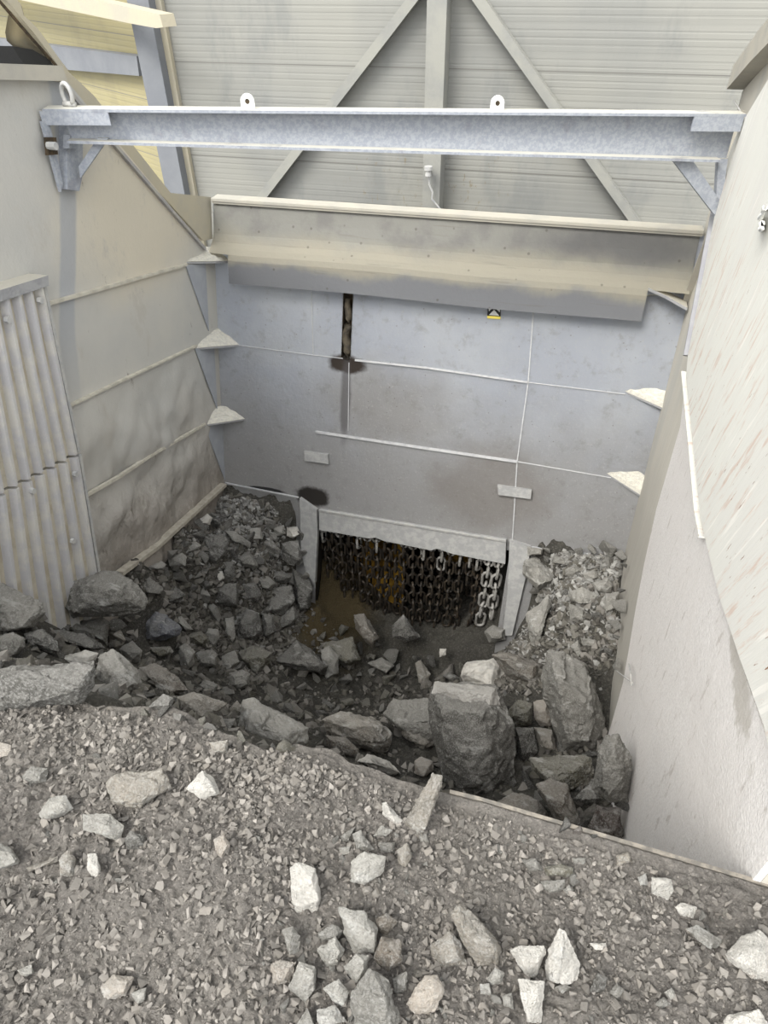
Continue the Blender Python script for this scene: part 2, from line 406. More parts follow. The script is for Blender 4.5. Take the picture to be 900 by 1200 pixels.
# lintel and jambs of the outlet
bm = bmesh.new()
prism(bm, [Bp(374, 598, .05), Bp(593, 634, .05), Bp(592, 661, .05)] + [Bp(x, y, .05) for x, y in ((560, 655), (545, 652), (530, 649), (512, 643), (505, 645), (450, 634), (440, 630), (432, 631), (374, 621))], -BN * .06)
lin = link('lintel', bm, M_lintel, wall_back)
bm = bmesh.new(); bar(bm, Bp(374, 598, .055), Bp(593, 634, .055), Vector((0, 0, .018)), BN * .02); link('weld_seam', bm, M_weld, wall_back)
bm = bmesh.new(); prism(bm, [Bp(x, y, .045) for x, y in ((351, 584), (371, 598), (372, 625), (369, 684), (359, 672), (353, 650))], -BN * .05)
link('jamb', bm, M_lintel, wall_back)
bm = bmesh.new(); prism(bm, [Bp(x, y, .045) for x, y in ((597, 634), (622, 641), (618, 668), (600, 745), (589, 745), (595, 690))], -BN * .05)
link('jamb', bm, M_lintel, wall_back)
# dark outlet chamber behind
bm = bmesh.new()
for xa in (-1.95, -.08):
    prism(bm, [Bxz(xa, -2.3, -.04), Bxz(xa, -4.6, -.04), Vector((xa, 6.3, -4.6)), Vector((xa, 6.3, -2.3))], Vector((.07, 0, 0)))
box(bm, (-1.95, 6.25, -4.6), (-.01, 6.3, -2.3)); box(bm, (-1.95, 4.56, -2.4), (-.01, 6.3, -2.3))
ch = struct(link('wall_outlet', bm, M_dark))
bm = bmesh.new()
prism(bm, [Vector((-1.66, 4.62, -3.9)), Vector((-1.1, 4.62, -3.9)), Vector((-1.1, 4.95, -2.5)), Vector((-1.66, 4.95, -2.5))], Vector((0, .02, 0)))
prism(bm, [Vector((-.80, 5.1, -3.3)), Vector((-.45, 5.1, -3.3)), Vector((-.45, 5.2, -2.5)), Vector((-.80, 5.2, -2.5))], Vector((0, .02, 0)))
link('chute_plate', bm, M_ochre, ch)

# sloping apron over the back wall
bm = bmesh.new()
prof = [(.10, .008), (-.02, .016), (-.12, .03), (-.18, .055), (-.22, .095), (-.26, .125), (-.30, .135), (-.47, .125)]   # z, off
na = len(prof)
def ap_row(x, z_shift, cut=None):
    return [Bxz(x, z + z_shift, o) for z, o in prof]
xs = [-2.79, -2.62] + list(np.linspace(-2.5, .5, 14)) + [.575]
rows = [[bm.verts.new(p) for p in ap_row(x, .006 * math.sin(x * 3))] for x in xs]
for i in range(len(rows) - 1):
    last = na - 1 if i >= 1 else na - 3
    for j in range(last):
        bm.faces.new((rows[i][j], rows[i + 1][j], rows[i + 1][j + 1], rows[i][j + 1]))
r2 = [bm.verts.new(Bxz(.85, z, o)) for z, o in prof[:-1]]
for j in range(na - 3): bm.faces.new((rows[-1][j], r2[j], r2[j + 1], rows[-1][j + 1]))
bmesh.ops.solidify(bm, geom=bm.faces[:], thickness=.012)
apron = tag(link('wall_apron', bm, MB_apron), 'curved dusty steel apron plate bolted along the top of the grey back wall', 'plate')
apron.name = 'apron_plate'
bm = bmesh.new(); bar(bm, Bxz(-2.79, .125, -.01), Bxz(.86, .135, -.01), Vector((0, .12, 0)), Vector((0, 0, .02)))
bar(bm, Bxz(-2.79, .105, .03), Bxz(.86, .115, .03), Vector((0, .015, 0)), Vector((0, 0, .04)))
link('top_rim', bm, M_rim, apron)
bm = bmesh.new(); prism(bm, [Bxz(.575, -.26, .12), Bxz(.70, -.30, .13), Bxz(.85, -.36, .18), Bxz(.86, -.33, .01), Bxz(.575, -.24, .01)], Vector((0, 0, .02)))
link('corner_shelf', bm, M_gusset, apron)
# small warning sticker
root = empty('warning_sign', Bp(579, 367, .01))
bm = bmesh.new(); prism(bm, [Bp(x, y, .012) for x, y in ((571, 370), (586.5, 371), (586.5, 374), (571, 373))], -BN * .004); link('yellow_band', bm, M_yellow, root)
bm = bmesh.new(); prism(bm, [Bp(x, y, .012) for x, y in ((571.5, 360), (587, 361.5), (586.5, 371), (571, 370))], -BN * .004); link('backing', bm, M_black, root)
bm = bmesh.new(); prism(bm, [Bp(x, y, .014) for x, y in ((573, 369), (579, 363), (585, 370))], -BN * .003)
prism(bm, [Bp(x, y, .014) for x, y in ((572.5, 361.5), (576, 362), (573, 365))], -BN * .003); prism(bm, [Bp(x, y, .014) for x, y in ((582, 362.5), (586, 363), (585.5, 366))], -BN * .003)
link('symbol', bm, M_white, root)
tag(root, 'small square yellow and black warning sticker just under the apron', 'sign')

# ------------------------------------------------------------------ left wall
def ztopL(y):
    if y < 3.76: return 1.13 + .24 * (3.76 - y) if y > 2.6 else 1.41
    return 1.13 - (y - 3.76) * (1.31 / 1.18)
bm = bmesh.new()
A = np.linspace(0.9, 5.2, 150); NZ = 110
grid = []
for a in A:
    col = []
    # top of this slanting column: solve y = a + .29 (z-.13), z = ztop(y)
    z = 1.0
    for _ in range(30): z = .5 * z + .5 * ztopL(a + .29 * (z - .13))
    zb = -4.4
    for k in range(NZ + 1):
        zz = zb + (z - zb) * k / NZ; y = a + .29 * (zz - .13)
        dz = max(0, min(1, (-.45 - zz - .2 * (y - 3)) / .6))
        dent = dz * (.05 * fbm(Vector((0, y * 2.2, zz * 2.2))) + .02 * fbm(Vector((3, y * 7, zz * 6)))) * min(1, (5.15 - a) * 2)
        edge = min(1, (5.2 - a) / .3)
        col.append(bm.verts.new((-2.8 + max(-.05, min(.04, dent)) * edge, y, zz)))
    grid.append(col)
for i in range(len(grid) - 1):
    for k in range(NZ): bm.faces.new((grid[i][k], grid[i + 1][k], grid[i + 1][k + 1], grid[i][k + 1]))
prism(bm, [Lyz(y, z, -.075) for y, z in ((.9, 1.40), (2.6, 1.40), (3.76, 1.12), (5.0, -.25), (3.9, -4.4), (.9, -4.4))], -LN * .03)
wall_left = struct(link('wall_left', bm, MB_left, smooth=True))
bm = bmesh.new()
for pix, wd in [([(52, 357), (218, 310)], .018), ([(78, 477), (140, 447), (230, 405)], .014), ([(98, 582), (140, 558), (176, 534), (240, 497)], .02)]:
    strip(bm, pix, Lp, wd, .012, LN)
link('weld_seam', bm, mat_simple('dusty seam', (.55, .52, .44), (.44, .41, .35), 14), wall_left)
bm = bmesh.new(); strip(bm, [(140, 672), (182, 641), (262, 568)], Lp, .03, .03, LN); link('wear_bar', bm, mat_simple('worn bar', (.42, .385, .32), (.33, .30, .25), 20), wall_left)
# dust-free shadows of the gussets: bare steel
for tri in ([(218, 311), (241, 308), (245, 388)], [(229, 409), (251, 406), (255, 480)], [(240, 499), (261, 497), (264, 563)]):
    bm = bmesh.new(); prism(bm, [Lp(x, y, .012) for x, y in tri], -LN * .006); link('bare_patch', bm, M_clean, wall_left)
# rim channel
bm = bmesh.new(); prism(bm, [Lp(x, y, .06) for x, y in ((-60, 72), (73, 77), (80, 97), (72, 95), (-60, 92))], -LN * .16)
link('rim_channel', bm, M_rim, wall_left)
bm = bmesh.new(); prism(bm, [Lp(x, y, -.03) for x, y in ((73, 77), (110, 112), (200, 226), (247, 231), (249, 280), (238, 282), (120, 152), (76, 96))], -LN * .02)
link('sloped_flange', bm, M_cream, wall_left)
bm = bmesh.new(); strip(bm, [(72, 97), (128, 163), (240, 292)], Lp, .022, .012, LN)
link('flange_edge', bm, mat_simple('grey edge', (.33, .32, .32), (.42, .40, .36), 9), wall_left)

# ribbed liner plates on the left wall
def liner(name, quad, label, nrib, cap):
    """quad: tl, tr, br, bl pixel corners on the wall"""
    O = .07
    tl, tr, br, bl = [Lp(x, y, O) for x, y in quad]
    root = empty(name, (br + bl) / 2 - LN * O)
    bm = bmesh.new(); prism(bm, [tl, tr, br, bl], -LN * (O - .015)); link('base_plate', bm, M_corr, root)
    bm = bmesh.new()
    for k in range(nrib):
        s = (k + .55) / nrib; a = tl.lerp(tr, s); b = bl.lerp(br, s)
        u = (tr - tl) / nrib
        for P, Q in ((a, b),):
            prism(bm, [P - u * .27, P - u * .11 + LN * .038, P + u * .11 + LN * .038, P + u * .27], Q - P)
    link('ribs', bm, M_rib, root)
    e = bmesh.new(); bar(e, tr, br, (tr - tl).normalized() * .022, LN * .05); link('edge_strip', e, M_weld, root)
    if cap:
        bm = bmesh.new(); d = (tr - tl)
        prism(bm, [tl - d * .0 + LN * .05, tr + LN * .05, tr - LN * .07, tl - LN * .07], Vector((0, .02, .05))); link('top_cap', bm, M_gusset, root)
    rows = ((.06, nrib - .95), (.1, nrib - 3.9)) if cap else ((.08, nrib - .95), (.05, nrib - 4.5), (.45, nrib - 2.0))
    for sv, sk in rows:
        s = sk / nrib; P = tl.lerp(tr, s).lerp(bl.lerp(br, s), sv)
        bm = bmesh.new(); bmesh.ops.create_cone(bm, cap_ends=True, segments=6, radius1=.018, radius2=.018, depth=.022,
            matrix=Matrix.Translation(P + LN * .045) @ Matrix.Rotation(math.pi / 2, 4, 'Y')); link('bolt', bm, M_weld, root)
    tag(root, label, 'liner plate', 'ribbed liner plates on the left wall')
liner('ribbed_liner', [(-70, 372), (48, 334), (89, 529), (-30, 590)], 'upper ribbed steel liner plate with dusty cap at the left wall', 8, True)
liner('ribbed_liner', [(-29, 593), (90, 532), (120, 712), (-6, 790)], 'lower ribbed steel liner plate running down behind the rounded boulder', 8, False)

# ------------------------------------------------------------------ right wall
bm = bmesh.new()
out = [(5.35, .93), (4.6, 1.18), (3.9, 1.36), (.856, 1.36), (.856, -4.5), (3.95, -4.5), (5.2 + .29 * (-.36 - .13), -.36), (5.33, -.2)]
prism(bm, [Ryz(y, z) for y, z in out], -RN * .04)
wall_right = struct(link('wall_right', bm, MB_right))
bm = bmesh.new()
prism(bm, [Rp(x, y, .018) for x, y in ((804, 440), (797, 500), (784, 545), (769, 597), (755, 660), (745, 712), (737, 760), (730, 800), (716, 850))] + [Ryz(2.6, -4.4, .018), Ryz(.856, -4.4, .018), Ryz(.856, .26, .018)] + [Rp(x, y, .018) for x, y in ((893, 850), (843, 700), (821, 610))], -RN * .017)
link('lower_lining', bm, M_rlow, wall_right)
bm = bmesh.new()
prism(bm, [Rp(x, y, .045) for x, y in ((866, 150), (846, 200), (838, 250), (806, 417), (804, 440), (812, 520), (820, 600), (826, 630), (843, 700), (868, 775), (895, 850))] + [Ryz(.856, .28, .045), Ryz(.856, 1.34, .045), Ryz(3.8, 1.34, .045)], -RN * .03)
link('upper_lining', bm, M_rup, wall_right)
bm = bmesh.new(); strip(bm, [(803, 436), (812, 520), (820, 600), (826, 630)], Rp, .009, .024, RN); link('weld_seam', bm, M_rup, wall_right)
bm = bmesh.new(); strip(bm, [(850, 185), (838, 250), (806, 417)], Rp, .022, .026, RN); link('edge_bar', bm, mat_simple('edge bar', (.30, .30, .32), (.36, .36, .37), 6), wall_right)
bm = bmesh.new(); strip(bm, [(868, 130), (834, 270), (802, 356)], Rp, .03, .02, RN); link('rear_edge', bm, M_rim, wall_right)
bm = bmesh.new(); prism(bm, [Ryz(5.40, .93, .09), Ryz(5.38, 1.06, .09), Ryz(4.6, 1.31, .09), Ryz(3.9, 1.50, .09), Ryz(.8, 1.50, .09), Ryz(.8, 1.36, .09), Ryz(3.9, 1.36, .09), Ryz(4.6, 1.17, .09)], -RN * .15)
link('rim_channel', bm, M_rim, wall_right)
bm = bmesh.new()
for a, b in (((897, 243), (891, 255)), ((893, 262), (892, 268))):
    tube(bm, [Rp(*a, .05), Rp(*a, .09), Rp(*b, .09), Rp(*b, .05)], .012, 6)
link('lifting_eye', bm, M_white, wall_right, smooth=True)
# frayed wire ends
for k, (pts, Pf, lab) in enumerate([([(722, 786), (733, 794), (741, 800)], Rp, 'thin pale wire end poking from the lower right wall'),
                                    ([(737, 778), (739, 790), (740, 803)], Rp, 'second thin wire end crossing the first on the right wall'),
                                    ([(860, 118), (866, 127), (869, 133)], Rp, 'short wire tie at the rear edge near the beam end')]):
    bm = bmesh.new(); tube(bm, [Pf(x, y, .04 + .02 * (i % 2)) for i, (x, y) in enumerate(pts)], .004, 5)
    o = link('wire_end', bm, M_weld); tag(o, lab, 'wire', 'loose wire ends')
bm = bmesh.new(); prism(bm, [Ryz(5.0, 1.15, -.1), Ryz(4.4, 1.35, -.1), Ryz(3.8, 1.75, -.1), Ryz(4.5, 1.62, -.1)], -RN * .03)
tag(link('guard_plate', bm, mat_simple('dark rubber plate', (.10, .09, .09), (.16, .14, .13), 6)), 'dark plate sticking up behind the right wall rim', 'plate')

# ------------------------------------------------------------------ gusset shelves in the corners
def gusset(pl, pr, apex, side, lab, grp):
    # pl, pr: front edge ends, one on each wall; apex in the corner, a little higher
    a, b, c = pl, pr, apex
    root = empty('corner_gusset', c)
    bm = bmesh.new(); prism(bm, [a, b, c], Vector((0, 0, -.015))); link('shelf_plate', bm, M_gusset, root)
    # heap of dust lying on the shelf
    bm = bmesh.new(); n = 9; random.seed(int(abs(c.z) * 1000)); V = {}
    for i in range(n + 1):
        for j in range(n + 1 - i):
            u, v = i / n, j / n; w_ = 1 - u - v
            p = a * u + b * v + c * w_
            e = min(u, v, 1) * 0 + min(1, 6 * min(1 - w_, w_ + .12))
            h = .004 + (.05 * w_ + .006) * e + .012 * random.random() * e
            if u + v > .999: h = .003
            V[i, j] = bm.verts.new(p + Vector((0, 0, h)))
    for i in range(n):
        for j in range(n - i):
            bm.faces.new((V[i, j], V[i + 1, j], V[i, j + 1]))
            if i + j < n - 1: bm.faces.new((V[i + 1, j], V[i + 1, j + 1], V[i, j + 1]))
    link('dust_heap', bm, mat_simple('settled dust', (.60, .575, .50), (.50, .48, .43), 40, b=.6, bs=90), root)
    tag(root, lab, 'shelf', grp)
for (l, r, c), lab in zip((((219, 307), (269, 306), (243, 295)), ((230, 408), (280, 404), (251, 389)), ((240, 498), (287, 491), (258, 479))), ('top', 'middle', 'lowest')):
    gusset(Lp(*l, .0), Bp(*r, .0), Bp(*c, .0), 1, lab + ' of the three dusty corner shelves left of the back wall', 'left corner shelves')
for (l, r, c), lab in zip((((754, 349), (800, 362), (800, 352)), ((733, 459), (776, 478), (778, 459)), ((711, 555), (750, 580), (755, 553))), ('top', 'middle', 'lowest')):
    g = [Bp(*l, .0), Rp(*r, .0), None]; zc = g[0].z + .01
    gusset(g[0], Ryz(g[1].y, g[1].z), Bxz(.86, zc), -1, lab + ' of the three dusty corner shelves beside the right wall', 'right corner shelves')

# ------------------------------------------------------------------ cross beam
PL, PR = Vector((-2.79, 3.56, 0)), Vector((.775, 4.62, 0))
D = (PR - PL).normalized(); NB = Vector((D.y, -D.x, 0))      # towards the camera
beam = empty('cross_beam', (PL + PR) / 2 + Vector((0, 0, .85)))
def zt(s): return 1.03 + (.945 - 1.03) * s
def zb(s): return .865 + (.70 - .865) * s
def BP(s, z, o=0.): p = PL.lerp(PR, s) + NB * o; p.z = z; return p
def slab_between(bm, s0, s1, f0, f1, o, th):
    prism(bm, [BP(s0, f0(s0), o), BP(s1, f0(s1), o), BP(s1, f1(s1), o), BP(s0, f1(s0), o)], NB * th)
bm = bmesh.new(); slab_between(bm, .02, 1, zb, zt, 0, .012); link('web', bm, M_beam, beam)
bm = bmesh.new(); slab_between(bm, -.0, 1.0, lambda s: zt(s) - .014, zt, -.0, .10); link('flange', bm, M_beam, beam)
bm = bmesh.new(); slab_between(bm, .02, .985, lambda s: zb(s), lambda s: zb(s) + .014, 0, .075); link('flange', bm, M_beam, beam)
bm = bmesh.new(); slab_between(bm, -.005, .09, lambda s: zt(s) - .075, lambda s: zt(s) - .01, .085, .014); link('end_plate', bm, M_beam, beam)
bm = bmesh.new(); slab_between(bm, .925, .998, lambda s: zt(s) - .085, lambda s: zt(s) - .01, .085, .014); link('end_plate', bm, M_beam, beam)
# brace at each end
def flat(name, quad, P, vec, mat, parent):
    bm = bmesh.new(); prism(bm, [P(x, y) for x, y in quad], vec); return link(name, bm, mat, parent)
BPp = lambda x, y, o=.03: hit(x, y, tuple(NB), float(NB.dot(PL)) + o)
flat('brace', [(92, 195), (94, 209), (127, 162), (114, 162)], BPp, NB * -.05, M_beam, beam)
flat('brace', [(787, 186), (811, 187), (846, 238), (840, 253), (836, 250)], BPp, NB * -.05, M_beam, beam)
flat('bracket_post', [(78, 143), (97, 143), (97, 205), (93, 224), (79, 222)], lambda x, y: Lp(x, y, .05), -LN * .05, M_beam, beam)
flat('bracket_plate', [(82, 158), (96, 160), (95, 174), (81, 174)], lambda x, y: Lp(x, y, .09), -LN * .04, M_beam, beam)
flat('tie_strap', [(50, 142), (58, 143), (74, 215), (72, 225)], lambda x, y: Lp(x, y, .04), -LN * .02, M_beam, beam)
flat('tie_plate', [(55, 161), (66, 161), (68, 181), (57, 182)], lambda x, y: Lp(x, y, .06), -LN * .02, M_rust, beam)
bm = bmesh.new(); bmesh.ops.create_cone(bm, cap_ends=True, segments=10, radius1=.02, radius2=.02, depth=.05, matrix=Matrix.Translation(Lp(61, 171, .08)) @ Matrix.Rotation(math.pi / 2, 4, 'Y')); link('bolt', bm, M_weld, beam)
flat('bracket_post', [(842, 186), (853, 186), (846, 240), (838, 256)], BPp, NB * -.04, M_beam, beam)
tag(beam, 'blue grey steel channel beam spanning the hopper with a diagonal brace at each end', 'beam')
for s, lab in ((.285, 'small rounded lifting lug standing on the beam left of its middle'), (.64, 'small rounded lifting lug on the beam near the building column')):
    c = BP(s, zt(s), .05); bm = bmesh.new(); n = 14
    outl = [c - D * .036, c + D * .036] + [c + Vector((0, 0, .035)) + D * .036 * math.cos(math.pi * k / n) + Vector((0, 0, .036)) * math.sin(math.pi * k / n) for k in range(n + 1)]
    inn = [c + Vector((0, 0, .035)) + D * .012 * math.cos(2 * math.pi * k / 12) + Vector((0, 0, .012)) * math.sin(2 * math.pi * k / 12) for k in range(12)]
    prism(bm, outl, NB * .012)
    root = link('lifting_lug', bm, M_white, None, loc=c)
    b2 = bmesh.new(); prism(b2, [q + NB * .0125 for q in inn], NB * .001); h = link('eye_hole', b2, M_rust, root)
    tag(root, lab, 'lug', 'lifting lugs on the beam')
# shackle at the left end
bm = bmesh.new(); c = BP(.033, zt(.03) + .055, .03)
tube(bm, [c + Vector((.035 * math.cos(t), -.01 * math.cos(t), .05 * math.sin(t))) for t in np.linspace(-.9, math.pi + .9, 16)], .011, 8)
tube(bm, [c + Vector((-.035, 0, -.045)), c + Vector((.035, 0, -.045))], .014, 8)
sh = link('shackle', bm, M_weld, smooth=True, loc=c); tag(sh, 'grey bow shackle standing on the left end of the beam', 'shackle')

# ------------------------------------------------------------------ building behind
HY = 6.6
bm = bmesh.new(); box(bm, (-4.0, HY, -4.5), (9, HY + .1, 7)); struct(link('wall_building', bm, M_clad))
def Hp(x, y, off=0.): return hit(x, y, (0, 1, 0), HY - off)
def hbar(quad, off, th, name, mat, lab, cat='beam', grp=None, ext=0):
    bm = bmesh.new(); prism(bm, [Hp(x, y, off) for x, y in quad], Vector((0, th, 0)))
    o = link(name, bm, mat); o['kind'] = 'structure'; return o
hc = bmesh.new(); xl, xr = Hp(498, 100, .2).x, Hp(520, 100, .2).x
prism(hc, [Vector((xl, HY - .2, -4.4)), Vector((xr, HY - .2, -4.4)), Vector((xr, HY - .19, -4.4)), Vector((xl, HY - .19, -4.4))], Vector((0, 0, 10)))
box(hc, (xr - .02, HY - .19, -4.4), (xr, HY, 5.6)); box(hc, (xl, HY - .19, -4.4), (xl + .02, HY, 5.6))
o = link('trim_1', hc, M_brace); o['kind'] = 'structure'
def extend(q, k):  # lengthen quad (two near the top, two near the bottom)
    (a, b, c, d) = [Vector(p) for p in q]; return [a + (a - d) * k, b + (b - c) * k, c + (c - b) * .25, d + (d - a) * .25]
for i, q in enumerate(([(475, 0), (490, 0), (312, 232), (301, 230)], [(553, 0), (569, 0), (751, 262), (736, 258)])):
    P = extend(q, .9); bm = bmesh.new(); prism(bm, [Hp(p.x, p.y, .12) for p in P], Vector((0, .1, 0)))
    o = link('trim_%d' % (i + 2), bm, M_brace); o['kind'] = 'structure'
# corner column and its cream edge strip
bm = bmesh.new(); a, b = Hp(153, 0, .1), Hp(178, 0, .1)
box(bm, (a.x, HY - .16, -4.4), (b.x, HY - .02, 7)); o = link('trim_4', bm, M_greycol); o['kind'] = 'structure'
bm = bmesh.new(); box(bm, (b.x, HY - .05, -4.4), (b.x + .055, HY, 7)); o = link('trim_5', bm, M_cream); o['kind'] = 'structure'
# side bay, warm light painted into its cladding, turned away to the left
c0 = Vector((-4.0, HY + .02, 0)); dv = Vector((-1, .62, 0)).normalized()
bm = bmesh.new(); prism(bm, [c0 + Vector((0, 0, -4.4)), c0 + dv * 9 + Vector((0, 0, -4.4)), c0 + dv * 9 + Vector((0, 0, 7)), c0 + Vector((0, 0, 7))], Vector((0, .1, 0)))
wy = struct(link('wall_side_bay', bm, M_warmclad))
nS = Vector((dv.y, -dv.x, 0)) * -1
if nS.y > 0: nS = -nS
def Sp(x, y, off=0.): return hit(x, y, tuple(nS), float(nS.dot(c0)) + off)
bm = bmesh.new(); prism(bm, [Sp(x, y, .10) for x, y in ((-400, -5), (160, 66), (163, 89), (-400, 41))], -nS * .1)
o = link('trim_6', bm, M_greycol); o['kind'] = 'structure'
bm = bmesh.new(); prism(bm, [Sp(x, y, .35) for x, y in ((-300, -96), (60, -14), (100, -3), (187, 17), (191, 32), (183, 33), (150, 27), (60, 8), (-300, -72))], -nS * .12)
o = link('trim_7', bm, M_cream); o['kind'] = 'structure'
# scoop shaped deflector and its rod, above the left wall rim
root = empty('deflector_scoop', Lp(40, 74, -.2))
XS = -.25
def Sc(x, y, o=0.): return Lp(x, y, XS + o)
bm = bmesh.new(); outl = [(13, 8), (9, 20), (6, 38), (8, 48), (16, 55), (36, 59), (50, 67), (64, 77), (60, 66), (40, 40), (30, 24), (25, 6)]
n = len(outl); cx = sum(p[0] for p in outl) / n; cy = sum(p[1] for p in outl) / n
rim_ = [bm.verts.new(Sc(x, y)) for x, y in outl]; mid = [bm.verts.new(Sc(cx + (x - cx) * .55, cy + (y - cy) * .55, -.06)) for x, y in outl]; cc = bm.verts.new(Sc(cx, cy, -.08))
for i in range(n):
    j = (i + 1) % n; bm.faces.new((rim_[i], rim_[j], mid[j], mid[i])); bm.faces.new((mid[i], mid[j], cc))
bmesh.ops.solidify(bm, geom=bm.faces[:], thickness=.012)
link('scoop_plate', bm, M_cream, root, smooth=True)
bm = bmesh.new(); prism(bm, [Sc(x, y, .02) for x, y in ((14, 54), (38, 58), (52, 66), (70, 79), (30, 78))], -LN * .3); link('dark_side', bm, M_black, root)
bm = bmesh.new(); prism(bm, [Sc(x, y, .05) for x, y in ((0, -6), (10, 3), (40, 39), (66, 74), (74, 84), (80, 82), (72, 72), (44, 33), (28, 18), (24, 4), (14, -6))], -LN * .03); link('flange_strip', bm, M_cream, root)
bm = bmesh.new(); tube(bm, [Sc(x, y, .09) for x, y in ((-8, -6), (0, 2), (30, 37), (66, 77))], .008, 6); link('tie_rod', bm, M_rust, root)
tag(root, 'cream scoop shaped deflector plate above the left wall rim', 'deflector')
# little lamp and cable at the foot of the column
root = empty('junction_fitting', Hp(502, 203, .3))
bm = bmesh.new(); c = Hp(502, 200, .3); bmesh.ops.create_cone(bm, cap_ends=True, segments=16, radius1=.035, radius2=.035, depth=.03, matrix=Matrix.Translation(c + Vector((0, 0, .02))))
bmesh.ops.create_cone(bm, cap_ends=True, segments=16, radius1=.028, radius2=.022, depth=.04, matrix=Matrix.Translation(c + Vector((0, 0, -.02))))
bmesh.ops.create_cone(bm, cap_ends=True, segments=12, radius1=.014, radius2=.014, depth=.12, matrix=Matrix.Translation(c + Vector((-.01, .06, -.01))) @ Matrix.Rotation(math.pi / 2, 4, 'X'))
link('fitting_body', bm, M_weld, root, smooth=False)
bm = bmesh.new(); tube(bm, [Hp(x, y, .26) for x, y in ((503, 207), (503, 216), (507, 225), (506, 233), (514, 243), (520, 250))], .009, 7); link('cable', bm, M_weld, root, smooth=True)
tag(root, 'small round cable fitting with a drooping cable at the column foot', 'fitting')
# ground beyond the hopper
bm = bmesh.new(); box(bm, (-14, -8, -4.9), (14, 14, -4.6)); struct(link('floor', bm, M_pit))

# ------------------------------------------------------------------ heaps: mound and pit surfaces
EY = lambda x: .885 - .055 * max(0, x) + .02 * min(0, x + .1) * -1     # line of the feed edge
EYn = lambda x: EY(x) + (.045 * noise.noise(Vector((x * 4, 3, 0))) + .02 * noise.noise(Vector((x * 13, 7, 0)))) * max(0, min(1, (-.15 - x) / .3))
def zm(x, y):
    b = .0 + .035 * fbm(Vector((x * 2.1 + 5, y * 2.1, .3)), 3)
    b += .05 * math.exp(-((x + .6) / .5) ** 2 - ((y - .55) / .25) ** 2) * .6
    b -= .03 * math.exp(-((x - .15) / .25) ** 2 - ((y - .55) / .3) ** 2)
    e = max(0, min(1, (EY(x) - y) / .12)); 
    return b * e + .045 * max(0, min(1, (-.1 - x) / .4)) * max(0, min(1, (y - .35) / .35))
def fine(x, y, s=1.):
    p = Vector((x, y, 0))
    return .020 * noise.noise(p * 8) + .018 * abs(noise.noise(p * 20)) + .016 * abs(noise.noise(p * 46 + Vector((3, 1, 7)))) + .010 * abs(noise.noise(p * 95))
bm = bmesh.new()
NX, NY = 620, 270
xs_ = np.concatenate([np.linspace(-3.6, -1.8, 30)[:-1], np.linspace(-1.8, 1.0, NX), np.linspace(1.0, 2.6, 25)[1:]])
ys_ = np.concatenate([np.linspace(-2.2, 0.0, 30)[:-1], np.linspace(0, 1, NY)])
G = []
for x in xs_:
    col = []
    for t in ys_:
        y = t if t < 0 else t * EYn(x)
        z = zm(x, y) + fine(x, y) * (1 if t < .97 else .25)
        if x < -.2 and t > .9: z -= (t - .9) * .25 * min(1, (-.2 - x))
        col.append(bm.verts.new((x, y, z)))
    G.append(col)
for i in range(len(G) - 1):
    for j in range(len(ys_) - 1): bm.faces.new((G[i][j], G[i + 1][j], G[i + 1][j + 1], G[i][j + 1]))
# rear face of the heap, falling to the pit
for i in range(len(G) - 1):
    a, b = G[i][-1], G[i + 1][-1]
    bm.faces.new((a, b, bm.verts.new((b.co.x, b.co.y + .01, -4.5)), bm.verts.new((a.co.x, a.co.y + .01, -4.5))))
bvh_m = BVHTree.FromBMesh(bm)
gm_ = link('gravel_mound', bm, M_mound, smooth=True)
tag(gm_, 'grey crushed rock fines heaped up to the near edge of the hopper', 'gravel', kind='stuff')

# steel lip along the feed edge (bare on the right, buried on the left)
bm = bmesh.new()
lipx = np.linspace(-.08, 1.0, 16)
top = [Vector((x, EY(x) + .0, .003)) for x in lipx]
for a, b in zip(top, top[1:]):
    prism(bm, [a + Vector((0, .003, -.05)), a + Vector((0, .013, -.05)), a + Vector((0, .013, .0)), a + Vector((0, .003, .0))], b - a)
for a, b in zip(top, top[1:]):
    prism(bm, [a + Vector((0, .002, -2.4)), a + Vector((0, .014, -2.4)), a + Vector((0, .014, -.05)), a + Vector((0, .002, -.05))], b - a)
o = link('trim_8', bm, M_lip); o['kind'] = 'structure'

CTRL = [(263, 568, None), (310, 578, None), (347, 600, None), (352, 694, None), (380, 712, None), (420, 745, None), (470, 778, None), (540, 788, None), (575, 765, None), (598, 750, None),
        (622, 700, None), (622, 645, None), (680, 645, None), (735, 641, None),
        (240, 620, 4.05), (300, 650, 4.05), (230, 700, 3.45), (300, 740, 3.6), (345, 720, 3.95), (350, 770, 3.55), (400, 762, 3.9), (470, 795, 3.9),
        (530, 798, 3.85), (400, 835, 2.95), (300, 800, 2.95), (220, 760, 2.9), (150, 740, 2.65), (110, 705, 2.75), (50, 735, 2.2), (0, 690, 2.05), (-60, 700, 1.75), (-90, 760, 1.3),
        (0, 760, 1.55), (160, 664, 3.02), (205, 622, 3.6), (100, 790, 1.5), (200, 825, 1.65), (270, 855, 1.45), (350, 885, 1.55), (440, 900, 2.0), (450, 850, 2.6),
        (560, 945, 1.9), (600, 870, 2.65), (670, 880, 2.6), (620, 785, 3.5), (670, 700, 3.95), (722, 720, 3.75), (660, 665, 4.3), (715, 830, 3.04), (725, 900, 2.45), (728, 980, 1.8),
        (640, 960, 1.9), (570, 805, 3.4)]
P3 = []
for x, y, Y in CTRL:
    P3.append(Bp(x, y) if Y is None else hit(x, y, (0, 1, 0), Y))
